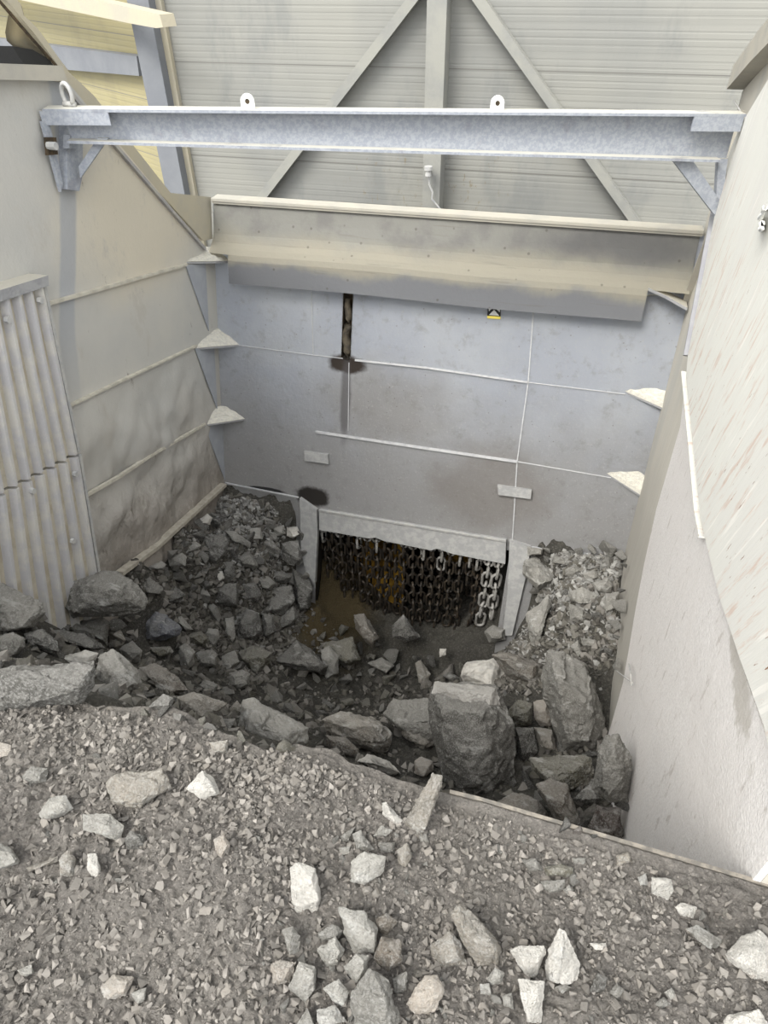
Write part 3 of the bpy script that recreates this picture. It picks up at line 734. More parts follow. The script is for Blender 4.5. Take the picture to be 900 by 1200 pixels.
P3 += [Vector((-1.4, 1.0, -.10)), Vector((-2.1, 1.0, -.10)), Vector((-2.8, 1.2, -.3)), Vector((-.9, 1.0, -.35)), Vector((-.5, 1.2, -1.1)), Vector((0, 1.1, -1.6)), Vector((.6, 1.2, -1.65)),
       Vector((-1.80, 4.4, -3.22)), Vector((-1.8, 4.15, -3.22)), Vector((-1.5, 4.4, -3.42)), Vector((-.25, 4.25, -3.45)), Vector((-.12, 4.4, -3.4)), Vector((-.9, 4.3, -3.6)), Vector((-.5, 4.3, -3.6)), Vector((-1.3, 5.2, -3.9)), Vector((-.5, 5.2, -3.9)), Vector((-.4, 5.9, -4.0)), Vector((-1.5, 5.9, -4.0)), Vector((-2.8, 3.6, -2.05)), Vector((.8, 4.1, -2.35))]
PX = np.array([[p.x, p.y] for p in P3]); PZ = np.array([p.z for p in P3])
def phi(r2): return np.where(r2 > 1e-12, r2 * np.log(r2 + 1e-12), 0)
nP = len(PX); d2 = ((PX[:, None] - PX[None]) ** 2).sum(-1)
Kt = np.zeros((nP + 3, nP + 3)); Kt[:nP, :nP] = phi(d2) + .004 * np.eye(nP); Kt[:nP, nP] = 1; Kt[:nP, nP + 1:] = PX; Kt[nP:, :nP] = Kt[:nP, nP:].T
Wt = np.linalg.solve(Kt, np.concatenate([PZ, [0, 0, 0]]))
def zpit_arr(X, Y):
    q = np.stack([X, Y], -1); r2 = ((q[..., None, :] - PX) ** 2).sum(-1)
    return phi(r2) @ Wt[:nP] + Wt[nP] + q @ Wt[nP + 1:]
xs_ = np.linspace(-2.79, .82, 200); ys_ = np.linspace(.93, 6.0, 270)
XX, YY = np.meshgrid(xs_, ys_, indexing='ij'); ZZ = zpit_arr(XX, YY)
bm = bmesh.new(); G = []
for i, x in enumerate(xs_):
    col = []
    for j, y in enumerate(ys_):
        p = Vector((x, y, 0)); h = .07 * abs(noise.noise(p * 4.5)) + .05 * abs(noise.noise(p * 10)) + .02 * noise.noise(p * 26)
        smooth_ = math.exp(-((x + 1.75) / .35) ** 2 - ((y - 4.2) / .5) ** 2)
        z = ZZ[i, j] + h * (1 - .8 * smooth_) - .05
        if y < 1.15: z = min(z, -.06)
        col.append(bm.verts.new((x, y, z)))
    G.append(col)
for i in range(len(xs_) - 1):
    for j in range(len(ys_) - 1):
        xm, ym = (xs_[i] + xs_[i + 1]) / 2, ys_[j]
        zc = ZZ[i, j]; inback = ym > 5.2 + .29 * (zc - .13) + .02
        if inback and not (-1.87 < xm < -.09): continue
        bm.faces.new((G[i][j], G[i + 1][j], G[i + 1][j + 1], G[i][j + 1]))
bvh_p = BVHTree.FromBMesh(bm)
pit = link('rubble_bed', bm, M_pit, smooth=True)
tag(pit, 'dark bed of fine rubble sloping down to the chained outlet', 'rubble', kind='stuff')

def cast(px, py, only=''):
    r = Vector(ray(px, py)); L_ = r.length; o = Vector(CAM)
    best = None
    for b_, nm in ((bvh_m, 'm'), (bvh_p, 'p')):
        if only and nm != only: continue
        h_, n_, i_, d_ = b_.ray_cast(o, r.normalized())
        if h_ is not None and (best is None or d_ < best[0]): best = (d_, h_, nm)
    for P_w in (Lp(px, py, .10), Rp(px, py, .05)):       # the side walls stop the ray too
        dw = (P_w - o).length
        if (P_w - o).dot(r) > 0 and P_w.y > EY(P_w.x) + .1 and (best is None or dw < best[0]): best = (dw, P_w, 'p')
    if best is None: return None
    wp = Bp(px, py, .05)                          # never deeper than the back wall
    if best[2] == 'p' and best[1].y > wp.y: best = ((wp - o).length, wp, 'p')
    return best[0] / L_, best[1], best[2]      # depth along the axis, point, which heap

# ------------------------------------------------------------------ loose gravel (uncountable)
PH = (1 + 5 ** .5) / 2
def chunk_verts(rnd, s):
    """an angular lump: eight to ten hull points"""
    pts = []
    for k in range(rnd.randint(8, 11)):
        v = Vector((rnd.gauss(0, 1), rnd.gauss(0, 1), rnd.gauss(0, 1))).normalized()
        v = Vector([max(-.62, min(.62, c)) for c in v]) / .8
        pts.append(v * s)
    return pts
def hull_mesh(pts):
    b_ = bmesh.new(); vs = [b_.verts.new(p) for p in pts]
    r_ = bmesh.ops.convex_hull(b_, input=vs)
    bad = [g for g in r_['geom_interior'] + r_['geom_unused'] if isinstance(g, bmesh.types.BMVert)]
    if bad: bmesh.ops.delete(b_, geom=list(set(bad)), context='VERTS')
    return b_
rnd = random.Random(11)
LIB = []
for k in range(24):
    b_ = hull_mesh(chunk_verts(rnd, 1.0)); b_.verts.ensure_lookup_table(); b_.verts.index_update()
    LIB.append((np.array([v.co[:] for v in b_.verts]), [[v.index for v in f.verts] for f in b_.faces])); b_.free()
def gravel(name, pts, mat, label, pal, seed):
    """pts: (x, y, z, size). One mesh of angular grains."""
    r_ = np.random.RandomState(seed); Vs, Fs, Cs = [], [], []; n0 = 0
    for (x, y, z, s) in pts:
        v, f = LIB[r_.randint(len(LIB))]
        q = r_.normal(size=4); q /= np.linalg.norm(q); a, b, c, d = q
        Rm = np.array([[1 - 2 * (c * c + d * d), 2 * (b * c - a * d), 2 * (b * d + a * c)], [2 * (b * c + a * d), 1 - 2 * (b * b + d * d), 2 * (c * d - a * b)], [2 * (b * d - a * c), 2 * (c * d + a * b), 1 - 2 * (b * b + c * c)]])
        sc = s * np.array([1, r_.uniform(.7, 1), r_.uniform(.6, .95)])
        Vs.append((v * sc) @ Rm.T + np.array([x, y, z])); Fs += [[i + n0 for i in ff] for ff in f]; n0 += len(v)
        col = np.array(pal[r_.randint(len(pal))]) * r_.uniform(.8, 1.2); Cs.append(np.tile(np.append(col, 1), (len(v), 1)))
    me = bpy.data.meshes.new(name); me.from_pydata(np.concatenate(Vs).tolist(), [], Fs)
    at = me.color_attributes.new('tint', 'FLOAT_COLOR', 'POINT'); at.data.foreach_set('color', np.concatenate(Cs).ravel())
    me.materials.append(mat); o = bpy.data.objects.new(name, me); COL.objects.link(o)
    tag(o, label, 'gravel', kind='stuff'); return o
def down(bv, x, y):
    h_, n_, i_, d_ = bv.ray_cast(Vector((x, y, 3)), Vector((0, 0, -1))); return None if h_ is None else h_.z
r_ = np.random.RandomState(5); pts = []
for k in range(36000):
    x = r_.uniform(-1.75, .95); y = r_.uniform(.1, .97) * EY(x) if r_.rand() > .15 else r_.uniform(.6, .95) * EY(x)
    dens = noise.noise(Vector((x * 3.2, y * 3.2, 9))) + .35
    if r_.rand() > .35 + dens: continue
    z = down(bvh_m, x, y)
    if z is None: continue
    s = .0022 + .0115 * r_.rand() ** 4.6
    pts.append((x, y, z + s * .25, s))
for k in range(1700):
    x = r_.uniform(-1.7, .9); y = r_.uniform(.1, .95) * EY(x); z = down(bvh_m, x, y)
    if z is None or noise.noise(Vector((x * 2.5, y * 2.5, 4))) < -.15: continue
    s = r_.uniform(.007, .017); pts.append((x, y, z + s * .1, s))
gravel('gravel_stones', pts, M_pebble, 'loose small chips strewn over the near gravel mound', [(.159, .146, .129), (.179, .166, .148), (.131, .121, .108), (.241, .222, .199), (.193, .176, .154), (.162, .149, .132)], 6)
pts = []
for k in range(8500):
    u = r_.rand()
    if u < .4: x, y = r_.uniform(-2.78, -1.9), r_.uniform(2.9, 4.5)
    elif u < .65: x, y = r_.uniform(-.1, .8), r_.uniform(3.3, 4.55)
    else: x, y = r_.uniform(-2.75, .75), r_.uniform(1.0, 4.2)
    z = down(bvh_p, x, y)
    if z is None or y > 5.15 + .29 * (z - .13): continue
    s = .010 + .042 * r_.rand() ** 2.2
    pts.append((x, y, z + s * .3, s))
gravel('rubble_stones', pts, M_pebble, 'small broken stones filling gaps between the boulders', [(.086, .080, .066), (.122, .115, .099), (.065, .060, .052), (.179, .167, .149)], 7)
pts = []
for k in range(2200):
    x, y = r_.uniform(.02, .8), 4.52 - abs(r_.normal()) * .42
    z = down(bvh_p, x, y)
    if z is None or y > 5.15 + .29 * (z - .13): continue
    s = .012 + .026 * r_.rand() ** 2; pts.append((x, y, z + s * .6, s))
for k in range(1500):
    x, y = -2.78 + abs(r_.normal()) * .42, 4.42 - abs(r_.normal()) * .35
    z = down(bvh_p, x, y)
    if z is None or x > -1.95 or y > 5.15 + .29 * (z - .13): continue
    s = .012 + .024 * r_.rand() ** 2; pts.append((x, y, z + s * .6, s))
gravel('pale_rubble_stones', pts, M_pebble, 'pale dusty stones heaped in the two back corners of the hopper', [(0.230, 0.225, 0.212), (0.281, 0.276, 0.259), (0.178, 0.174, 0.162)], 8)

# ------------------------------------------------------------------ rocks
ROCKC = dict(g=(0.185, 0.176, 0.156), d=(0.097, 0.092, 0.082), w=(0.721, 0.685, 0.622), l=(0.304, 0.291, 0.261), b=(0.152, 0.129, 0.103), o=(0.127, 0.117, 0.082), u=(0.118, 0.127, 0.156),
             r=(0.093, 0.072, 0.061), t=(0.233, 0.209, 0.175), p=(0.354, 0.312, 0.265), k=(0.046, 0.043, 0.037))
def rock_mesh(P_out, D, size, rnd, bulge, detail, rough):
    """P_out: list of pixel points. Hull of an outline at depth D with nearer and farther rings."""
    n = len(P_out); cx = sum(p[0] for p in P_out) / n; cy = sum(p[1] for p in P_out) / n
    pts = []
    for (x, y) in P_out:
        pts.append(at_depth(x, y, D + rnd.uniform(-.05, .05) * size))
    bx, by = rnd.uniform(-.1, .1), rnd.uniform(-.02, .18)
    wpx = max(p[0] for p in P_out) - min(p[0] for p in P_out); hpx = max(p[1] for p in P_out) - min(p[1] for p in P_out)
    for i, (x, y) in enumerate(P_out):
        if rnd.random() < .75:
            k = rnd.uniform(.42, .72)
            pts.append(at_depth(cx + bx * wpx + (x - cx) * k, cy + by * hpx + (y - cy) * k, D - size * bulge * rnd.uniform(.75, 1.1)))
        k = rnd.uniform(.65, .9)
        pts.append(at_depth(cx + (x - cx) * k, cy + (y - cy) * k, D + size * rnd.uniform(.3, .6)))
    b_ = hull_mesh(pts)
    bmesh.ops.dissolve_limit(b_, angle_limit=math.radians(9), verts=b_.verts, edges=b_.edges)
    try:
        bmesh.ops.bevel(b_, geom=b_.edges[:], offset=size * .014, segments=1, affect='EDGES', profile=.5, clamp_overlap=True)
    except Exception: pass
    bmesh.ops.triangulate(b_, faces=b_.faces)
    target = size / detail
    for it in range(5):
        long = [e for e in b_.edges if e.calc_length() > target * 1.4]
        if not long: break
        bmesh.ops.subdivide_edges(b_, edges=long, cuts=1, use_grid_fill=False)
        bmesh.ops.triangulate(b_, faces=[f for f in b_.faces if len(f.verts) > 3])
    b_.normal_update()
    o = Vector((rnd.uniform(0, 99), rnd.uniform(0, 99), rnd.uniform(0, 99))); f1 = 2.2 / size
    mv = []
    for v in b_.verts:
        q = v.co * f1 + o
        c1 = noise.cell(q * 1.5); h = .03 * noise.noise(q) + .022 * (c1 - .5) + .03 * (abs(noise.noise(q * 2.6)) - .2) + .018 * noise.noise(q * 6) + .012 * noise.noise(q * 13)
        mv.append(v.normal * h * size * rough)
    for v, m_ in zip(b_.verts, mv): v.co += m_
    return b_
def rock(outline, code, label, rnd, cat='rock', name=None):
    n = len(outline); cx = sum(p[0] for p in outline) / n; cy = sum(p[1] for p in outline) / n
    ys = [p[1] for p in outline]; xs = [p[0] for p in outline]
    hpx = max(ys) - min(ys); wpx = max(xs) - min(xs); ext = math.sqrt(max(hpx, 4) * max(wpx, 4))
    c = cast(max(-60, min(950, cx)), cy + hpx * .28, code[1:])
    if c is None: return None
    D0, _, where = c; size = ext * D0 / F
    D = D0 - size * (.10 if where == 'm' else .18)
    if where == 'p':                                # keep it in front of the hopper walls
        fw = Vector(R[:, 2])
        for x, y in outline:
            for P_w in (Lp(x, y, .03), Rp(x, y, .02), Bp(x, y, .02)):
                dw = (P_w - Vector(CAM)).dot(fw)
                if dw > .5: D = min(D, dw - .03 * size)
    size = ext * D / F
    b_ = rock_mesh(outline, D, size, rnd, .42 if where == 'p' else .30, 26 if ext > 55 else (17 if ext > 25 else 11), 1.0)
    loc = at_depth(cx, cy, D)
    # name by size
    nm = name or ('boulder' if size > .25 else ('rock' if size > .08 else 'stone'))
    o = link(nm, b_, M_rock, smooth=True, loc=loc, sharp=27)
    base = ROCKC[code[0]]; k = rnd.uniform(.9, 1.12) * (1.25 if where == 'm' and code[0] in 'gltbop' else 1.0)
    o.color = (base[0] * k, base[1] * k, base[2] * k, 1)
    tag(o, label, nm)
    o['D'] = D; return o
TABLE = '''
g|grey streaky boulder cut by the frame below the ribbed liner|-20,690 0,680 25,700 52,706 54,716 42,735 15,741 -20,745
g|big rounded slab boulder lying against the left wall beside the ribbed liner|73,702 80,683 102,675 120,669 140,670 158,680 174,702 172,716 140,723 85,725 72,712
l|small pale brick shaped stone under the big rounded boulder|80,736 88,727 113,742 110,751 83,742
g|angular grey rock between the pale brick shaped stone and the big rounded boulder|90,728 120,722 128,728 126,757 112,750
d|dark rock with pale top below the streaky boulder|27,742 50,736 67,752 70,764 60,768 32,756
g|round grey rock at the frame edge below the streaky boulder|-8,748 15,740 29,748 30,758 15,772 -8,774
k|long dark slab under the pale brick shaped stone|50,735 100,742 125,760 105,763 70,752
w|flat whitish slab leaning behind the big front slab at the mound crest|62,772 100,761 116,765 110,778 75,782
l|tall pale grey rock leaning on the big front slab|115,767 132,760 160,782 167,800 160,810 150,815 112,808 110,790
d|big flat blue grey slab at the crest of the left mound|-20,785 37,780 95,780 113,772 110,805 98,825 40,832 -20,836
u|blue rock with a dark underside beside the rounded boulder|167,742 169,728 182,715 196,721 214,735 212,744 192,750 172,750
l|crumbly pale rock below the blue rock|139,760 155,750 167,762 165,775 150,779
t|small tan block between the pale brick shaped stone and the crumbly rock|128,740 140,737 148,750 142,760 128,752
b|flat brown slab sloping down toward the mound|162,782 180,777 196,782 222,809 211,811 191,811 180,804
t|blocky tan rock standing on the mound crest|204,816 224,809 249,818 267,824 249,833 244,848 231,844 207,836
l|big pale grey wedge slab half sunk in the mound crest|284,821 296,818 329,833 364,852 362,870 352,880 284,858 278,851
l|upright pale stone below the olive block of the pit heap|209,758 218,753 229,764 227,778 220,788 211,784
g|grey block beside the upright pale stone|229,764 249,760 256,767 253,780 233,784 229,776
l|pale angular rock above the round speckled rock|260,769 276,761 281,776 269,789 258,782
g|round speckled rock above the wedge slab|269,789 284,784 293,789 293,802 280,811 267,804
o|wide olive grey boulder under the big square dark rock|280,764 296,756 320,764 320,773 304,789 293,789 280,776
d|big dark pointed boulder in the middle of the pit|322,775 347,749 367,762 386,781 381,792 350,786
l|curved pale stone beside the dark pointed boulder|375,761 386,756 397,769 397,789 381,800 386,780
d|big square dark rock with pale specks at the foot of the back heap|277,722 289,712 304,718 308,740 300,751 278,753
d|narrow dark rock squeezed beside the big square dark rock|307,718 320,720 324,740 313,749 308,744
d|dark rock near the outlet floor below the speckled heap rock|324,729 344,709 350,722 342,733 325,737
l|knobbly pale rock between the olive block and the upright column stone|237,742 244,736 256,738 258,747 251,758 242,751
l|upright column stone beside the big square dark rock|264,724 274,723 276,747 273,753 263,748
o|flat olive block beside the blue rock|216,744 236,739 244,748 240,758 218,753
o|low olive slab under the blue rock|174,759 200,757 204,764 189,771 176,764
d|dark rock at the mound crest beside the blocky tan rock|173,829 191,813 204,818 202,829 187,834
g|flat grey stone between the blocky tan rock and the wedge slab|251,842 276,842 278,853 255,852
t|small tan stone touching the wedge slab|268,831 278,820 283,827 280,834
g|jagged grey rock behind the blocky tan rock|233,802 240,796 256,802 253,811 236,811
l|thin pale stone lying on the blue rock side|204,724 213,722 227,738 220,740
d|big smooth grey brown rock near the top of the left back heap|237,628 261,625 268,636 267,647 253,662 242,656
g|slanting square block in the middle of the left back heap|276,654 293,644 304,664 297,668 281,661
d|flat fronted dark block above the upright column stone|249,686 278,682 280,703 278,711 251,708
d|speckled dark rock at the outer side of the left back heap|311,706 319,689 342,686 346,703 331,722 314,717
g|grey block under the row of small white blocks|308,633 317,631 329,644 326,654 308,647
d|dark block under the white block beside the outlet jamb|329,636 350,633 354,653 344,664 331,656
l|pale rectangular block beside the left wall on the heap|196,653 214,647 219,653 218,664 199,664
l|flat pale stone above the rounded boulder against the wall|174,664 189,657 196,661 192,668 176,668
l|long pale flake on top of the left back heap|264,622 275,622 294,636 293,642 272,633
l|low pale stone at the wall side near the heap top|217,639 228,633 236,639 233,644 218,646
w|white faced stone highest on the left back heap|232,610 243,601 249,607 246,615 233,615
w|small white block touching the outlet jamb|336,617 349,617 352,625 344,631 336,628
l|small whitish block second from the outlet jamb|319,617 333,615 335,626 322,629
g|round grey stone above the blue rock|164,683 175,676 192,689 189,696 169,694
k|dark rounded rock in the fine rubble above the blue rock|190,700 206,686 218,697 211,708 192,708
k|big dark smooth boulder under the outlet jamb|342,664 362,680 367,690 364,711 350,717 344,700
d|dark grey rock resting against the big smooth boulder under the jamb|328,667 342,675 339,683 322,683 311,669
d|broad dark rock in the middle row of the left back heap|281,683 300,682 307,697 303,704 281,703
d|upright dark stone below the slanting square block|261,658 275,658 276,675 268,683 263,675
w|small egg shaped white stone in the left back heap|252,669 261,669 263,678 256,683
g|grey stone above the speckled dark rock|300,675 314,675 324,683 317,692 306,689
l|pale cube shaped stone third from the outlet jamb|289,619 306,618 308,632 292,631
o|broad dull rock just before the ochre chute|375,753 413,747 423,773 410,780 383,767
l|pale broken stone in the pit centre|430,777 447,770 463,780 453,790
t|upright tan stone at the pit centre below the chains|487,777 493,773 505,790 500,803 490,800
w|tiny white stone at the foot of the chains|515,760 523,760 523,768 515,770
k|dark boulder lying under the chain curtain|460,733 473,720 493,747 477,753 460,747
b|long brown stone sliding out of the ochre chute|413,720 427,718 445,747 437,760 417,737
g|round grey rock where the pale chains end|567,740 577,732 593,737 593,750 573,753
b|broad flat brown boulder between the white block and the tall slab|576,767 592,764 622,772 635,780 636,810 619,805 592,791
w|bright white block on top of the biggest boulder|539,792 547,776 578,771 592,783 594,803 586,811 542,800
d|biggest dark boulder standing at the near edge of the pit|503,811 507,797 539,801 583,804 589,825 603,850 606,880 600,920 585,938 568,942 522,925 514,895 516,870 503,840
g|broad grey boulder leaning on the side of the biggest boulder|449,836 461,819 500,817 528,828 530,856 517,878 511,878 467,856
t|squarish tan grey block in front of the broad leaning boulder|467,851 472,842 500,838 515,872 503,876 472,864
t|wide tan boulder lying behind the mound crest|376,844 400,833 433,839 461,858 458,878 447,886 419,878 381,858
b|brown rock with a dark hollow under the wide tan boulder|381,861 406,864 422,878 419,889 406,890 383,878
w|flat white stone half buried at the mound crest|417,892 431,883 456,892 471,907 456,908
p|round tan stone beside the foot of the biggest boulder|485,892 494,886 508,892 508,903 497,912 486,906
d|small dark stone next to the bright white block|517,792 528,787 539,794 533,800
t|long bar shaped stone lying on the mound by the pit edge|506,905 519,908 519,918 494,983 483,983 474,964
g|tall slab boulder with whitish streaks leaning toward the right wall|635,783 642,762 661,763 689,777 694,797 708,841 710,860 700,880 683,884 656,885 644,847 636,813
g|grey faceted rock standing against the right wall|700,877 711,861 725,858 739,886 742,902 736,941 717,941 694,924
o|wide olive boulder below the tall slab boulder|619,888 656,883 694,886 696,908 669,933 650,919 622,902
bp|rounded brown rock under the olive boulder at the steel lip|628,919 644,912 664,919 669,936 681,961 672,969 653,966 642,941
bp|low brown boulder behind the steel lip beside the biggest boulder|578,944 600,927 631,936 643,952 642,965 600,955
rp|dark reddish rock low in the corner of lip and right wall|689,969 700,944 728,947 731,980 722,988 694,974
o|greenish rock between the biggest boulder and the mottled rock|593,836 606,819 625,824 624,849 606,855 594,849
p|mottled tan rock touching the tall slab boulder|624,822 642,819 653,836 647,852 633,852 625,838
k|dark rock below the greenish rock|603,852 625,852 631,880 617,897 606,886
t|small tan rock below the mottled rock|626,852 647,855 653,880 631,877
k|dark rock under the faceted rock at the right wall|671,936 694,913 706,936 694,947
l|large smooth pale rock atop the right back heap|612,657 627,652 657,670 653,683 630,693 613,673
l|small flat pale stone at the top of the outlet jamb side|618,640 637,643 635,650 618,652
l|tall pale rock leaning on the right outlet jamb|600,690 617,680 615,710 617,740 597,743 595,715
l|long pale rock slanting down the side of the right back heap|615,720 643,697 647,707 640,720 630,760 622,757
l|diamond shaped pale stone high on the right back heap|662,667 677,660 683,668 670,680 662,675
l|wide pale stone in the middle of the right back heap|667,693 683,688 702,697 700,708 680,707 667,702
l|grey block above the wide pale stone|692,683 713,677 720,687 717,695 697,695
l|squarish pale stone nearest the wall in the right back heap|703,707 710,695 727,693 725,713 710,720
l|upright pale block below the wide pale stone|667,707 685,713 688,733 667,727
l|flat pale stone low in the right back heap|680,747 700,750 702,760 683,757
l|small pale stone lowest in the right back heap|668,757 677,750 683,763 677,770
l|little pale stone beside the diamond shaped stone|682,673 697,667 703,677 687,682
t|broad slab stone with darker front on the left mound|123,917 133,907 190,900 202,923 187,933 167,947 143,947 130,940
w|white triangular stone on the left mound|217,925 237,902 250,910 258,930 240,938
l|pale oval stone left of the blocky mound stone|45,953 57,935 77,932 87,947 73,957 50,962
l|blocky pale stone under the broad slab stone on the mound|95,953 130,953 146,967 143,988 123,983 97,973
g|grey pointed stone near the frame edge high on the mound|23,913 37,897 57,900 55,917 33,920
d|small dark rounded stone beside the blocky mound stone|145,983 153,973 170,980 170,993 150,997
t|upright brownish stone below the pale oval stone|68,1007 80,995 90,1007 87,1027 70,1030
w|narrow upright white stone below the blocky mound stone|102,1000 113,1000 119,1023 113,1035 102,1020
p|small pinkish tan stone alone below the white triangular stone|250,983 263,978 270,990 260,1007 252,1000
l|pale stone cut by the frame on the left mound|-8,985 13,993 25,1010 -8,1022
p|rounded pinkish stone low on the left mound|117,1157 133,1140 158,1145 147,1167 123,1175
l|small grey stone beside the rounded pinkish stone|153,1163 172,1157 170,1172 160,1178
l|small half buried stone low at the frame edge|20,1137 37,1130 40,1140 27,1147
t|small brown block above the white triangular stone|245,870 267,867 267,883 250,883
p|pale stone at the frame edge below the big flat slab|-5,868 13,873 14,883 -5,888
t|thin flat shard beside the upright brownish stone|30,1017 68,1003 68,1010 33,1021
w|pale rounded brick shaped stone in the middle of the mound|340,1017 348,1010 370,1017 378,1053 370,1070 342,1073
l|blocky grey stone below the stubby column stone|410,1010 427,997 453,1003 450,1023 427,1038 410,1033
l|stubby column stone above the blocky grey stone|413,977 423,972 440,997 417,998
w|thin pale shard beside the bar shaped stone|447,940 453,940 472,962 467,968 447,955
l|oval grey stone beside the stubby column stone|437,980 447,967 460,973 450,983
g|grey stone touching the blocky grey stone|443,987 463,987 463,1000 447,1000
t|rounded dusty stone below the bar shaped stone|465,997 477,987 483,1003 477,1017 467,1013
g|small slanted stone above the stubby column stone|398,980 417,968 410,987 400,987
l|very small pale stone left of the stubby column stone|397,993 410,992 410,1002 400,1003
l|large rough pale stone leading the bottom cluster|397,1063 427,1067 443,1087 440,1117 413,1117 403,1093
b|brown rounded stone right of the large rough pale stone|440,1077 453,1070 467,1080 453,1097 440,1090
l|five sided grey stone in the bottom cluster|370,1113 393,1097 403,1113 397,1130 383,1133
g|grey stone above the five sided stone|372,1093 390,1082 403,1090 397,1100 377,1105
g|slim upright stone in the bottom cluster|330,1090 343,1085 352,1097 350,1120 340,1123
p|small cube with an orange tinted face in the bottom cluster|317,1130 323,1125 347,1127 340,1153 317,1155
l|long grey stone beside the orange tinted cube|337,1157 350,1125 370,1133 370,1157 357,1178
l|smooth rounded grey stone below the large rough pale stone|402,1133 417,1117 433,1120 430,1140 415,1157
b|brown block beside the smooth rounded stone|437,1123 447,1097 470,1100 473,1127 453,1143
g|large grey slab running off the bottom frame edge|410,1163 433,1133 457,1147 472,1210 413,1210
t|squarish tan stone leaning on the long wedge stone|503,1107 527,1090 540,1103 547,1130 520,1135 505,1120
t|long wedge shaped tan stone beside the squarish tan stone|528,1070 538,1057 560,1073 588,1113 583,1130 563,1137 540,1103
p|pinkish grey boulder like stone near the bottom frame edge|475,1177 497,1143 513,1142 520,1163 507,1190 487,1190
l|angular pale stone between the long grey stone and the large slab|378,1157 397,1147 410,1163 403,1182 387,1170
l|flat grey stone at the bottom frame edge|370,1183 393,1177 407,1197 373,1205
l|pointed grey stone at the bottom frame edge|345,1205 360,1180 372,1205
g|dark grey stone between brown block and pinkish stone|460,1147 477,1137 477,1160 463,1167
l|small five sided stone below the long wedge stone|570,1147 580,1133 592,1140 588,1153 573,1155
g|small round stone touching the five sided one below the wedge|562,1153 573,1152 577,1167 563,1165
l|small stone behind the flat white bottom slab|588,1167 600,1163 602,1183 590,1180
g|tiny stone at the foot of the bar shaped stone|490,978 500,977 503,987 493,988
w|white rounded triangular stone beside the tall white stone|597,1113 607,1107 638,1108 640,1118 627,1148 617,1147
w|tall pointed white stone in the bottom middle|637,1130 655,1086 663,1090 682,1130 677,1150 667,1153 640,1147
w|flat white slab below the two white stones|607,1147 638,1150 635,1200 618,1200
w|pale split stone near the steel lip at the right|763,1027 787,1030 790,1043 783,1055 763,1047
w|small bright white stone below the split stone|790,1063 797,1057 817,1063 813,1077 797,1073
w|little white flake alone right of the tall white stone|690,1105 710,1105 713,1115 697,1113
w|large bright white stone cut by the right frame edge|847,1118 867,1100 890,1090 905,1107 905,1150 887,1152
w|white flat stone in the bottom right frame corner|843,1205 853,1190 890,1182 905,1205
o|smooth greenish oval stone near the steel lip|637,1017 657,1012 672,1017 670,1028 640,1027
g|rough grey stone under the greenish oval stone|633,1033 663,1030 662,1043 643,1048
g|rounded grey stone beside the greenish oval stone|610,1007 627,1005 637,1020 620,1022
t|rounded tan stone close under the steel lip|722,1002 737,998 740,1010 723,1015
g|long flat grey stone below the small bright white stone|803,1088 817,1083 847,1103 840,1113 817,1100
l|small pale stone low between the white flake and the corner stone|778,1163 787,1157 793,1167 785,1173
g|grey stone touching the small pale low stone|767,1177 777,1168 787,1177 773,1183
d|dark blocky stone right of the tall white stone|690,1163 700,1140 713,1145 707,1165
g|grey stone beside the dark blocky stone|712,1163 723,1152 732,1160 723,1173
g|small grey stone under the tall white stone|650,1157 660,1152 670,1157 660,1165
l|tiny flat oval stone above the greenish oval stone|670,1005 687,1005 685,1013 672,1012
g|small dark stone left of the pale split stone|747,1028 757,1023 760,1037 750,1038
l|tiny pale stone right of the rough grey stone|660,1043 667,1037 673,1043 668,1052
'''
rnd = random.Random(77)
hero_px = []
for ln in TABLE.strip().split('\n'):
    ln = ln.strip()
    if not ln or ln.startswith('#'): continue
    code, lab, co = ln.split('|')
    P_ = [tuple(map(float, c.split(','))) for c in co.split()]
    ob = rock(P_, code, lab, rnd)
    if lab.startswith('biggest dark'):               # pale broken top of the biggest boulder
        pc = [(505, 813), (509, 798), (541, 802), (582, 805), (588, 827), (566, 829), (549, 838), (526, 820)]
        cb = rock_mesh(pc, ob['D'] - .10, .16, random.Random(5), .55, 18, 1.0)
        cr = link('pale_crust', cb, M_rock, ob, smooth=True, sharp=27); cr.color = (.42, .40, .37, 1); cr['label'] = 'pale broken crust'
    if ob is not None: del ob['D']
    hero_px.append(P_)

# medium loose rocks between the named ones: a few meshes, many copies
def free_rock(seed):
    rn = random.Random(seed); b_ = hull_mesh([Vector((p.x, p.y * rn.uniform(.75, 1), p.z * .8)) for p in chunk_verts(rn, .62)])
    bmesh.ops.bevel(b_, geom=b_.edges[:], offset=.02, segments=1, affect='EDGES', profile=.5)
    bmesh.ops.triangulate(b_, faces=b_.faces)
    for it in range(3):
        long = [e for e in b_.edges if e.calc_length() > .16]
        if not long: break
        bmesh.ops.subdivide_edges(b_, edges=long, cuts=1); bmesh.ops.triangulate(b_, faces=[f for f in b_.faces if len(f.verts) > 3])
    b_.normal_update(); o = Vector((seed * 3.1, 0, 0)); mv = [v.normal * (.05 * noise.noise(v.co * 2.2 + o) + .02 * noise.noise(v.co * 6 + o)) for v in b_.verts]
    for v, m_ in zip(b_.verts, mv): v.co += m_
    return b_
proto = []
for k in range(12):
    b_ = free_rock(k + 1); me = bpy.data.meshes.new('loose_stone'); b_.to_mesh(me); b_.free()
    me.polygons.foreach_set('use_smooth', [True] * len(me.polygons)); me.set_sharp_from_angle(angle=math.radians(25)); me.materials.append(M_rock); proto.append(me)
def inside(p, poly):
    c = False; n = len(poly)
    for i in range(n):
        a, b = poly[i], poly[i - 1]
        if (a[1] > p[1]) != (b[1] > p[1]) and p[0] < (b[0] - a[0]) * (p[1] - a[1]) / (b[1] - a[1]) + a[0]: c = not c
    return c
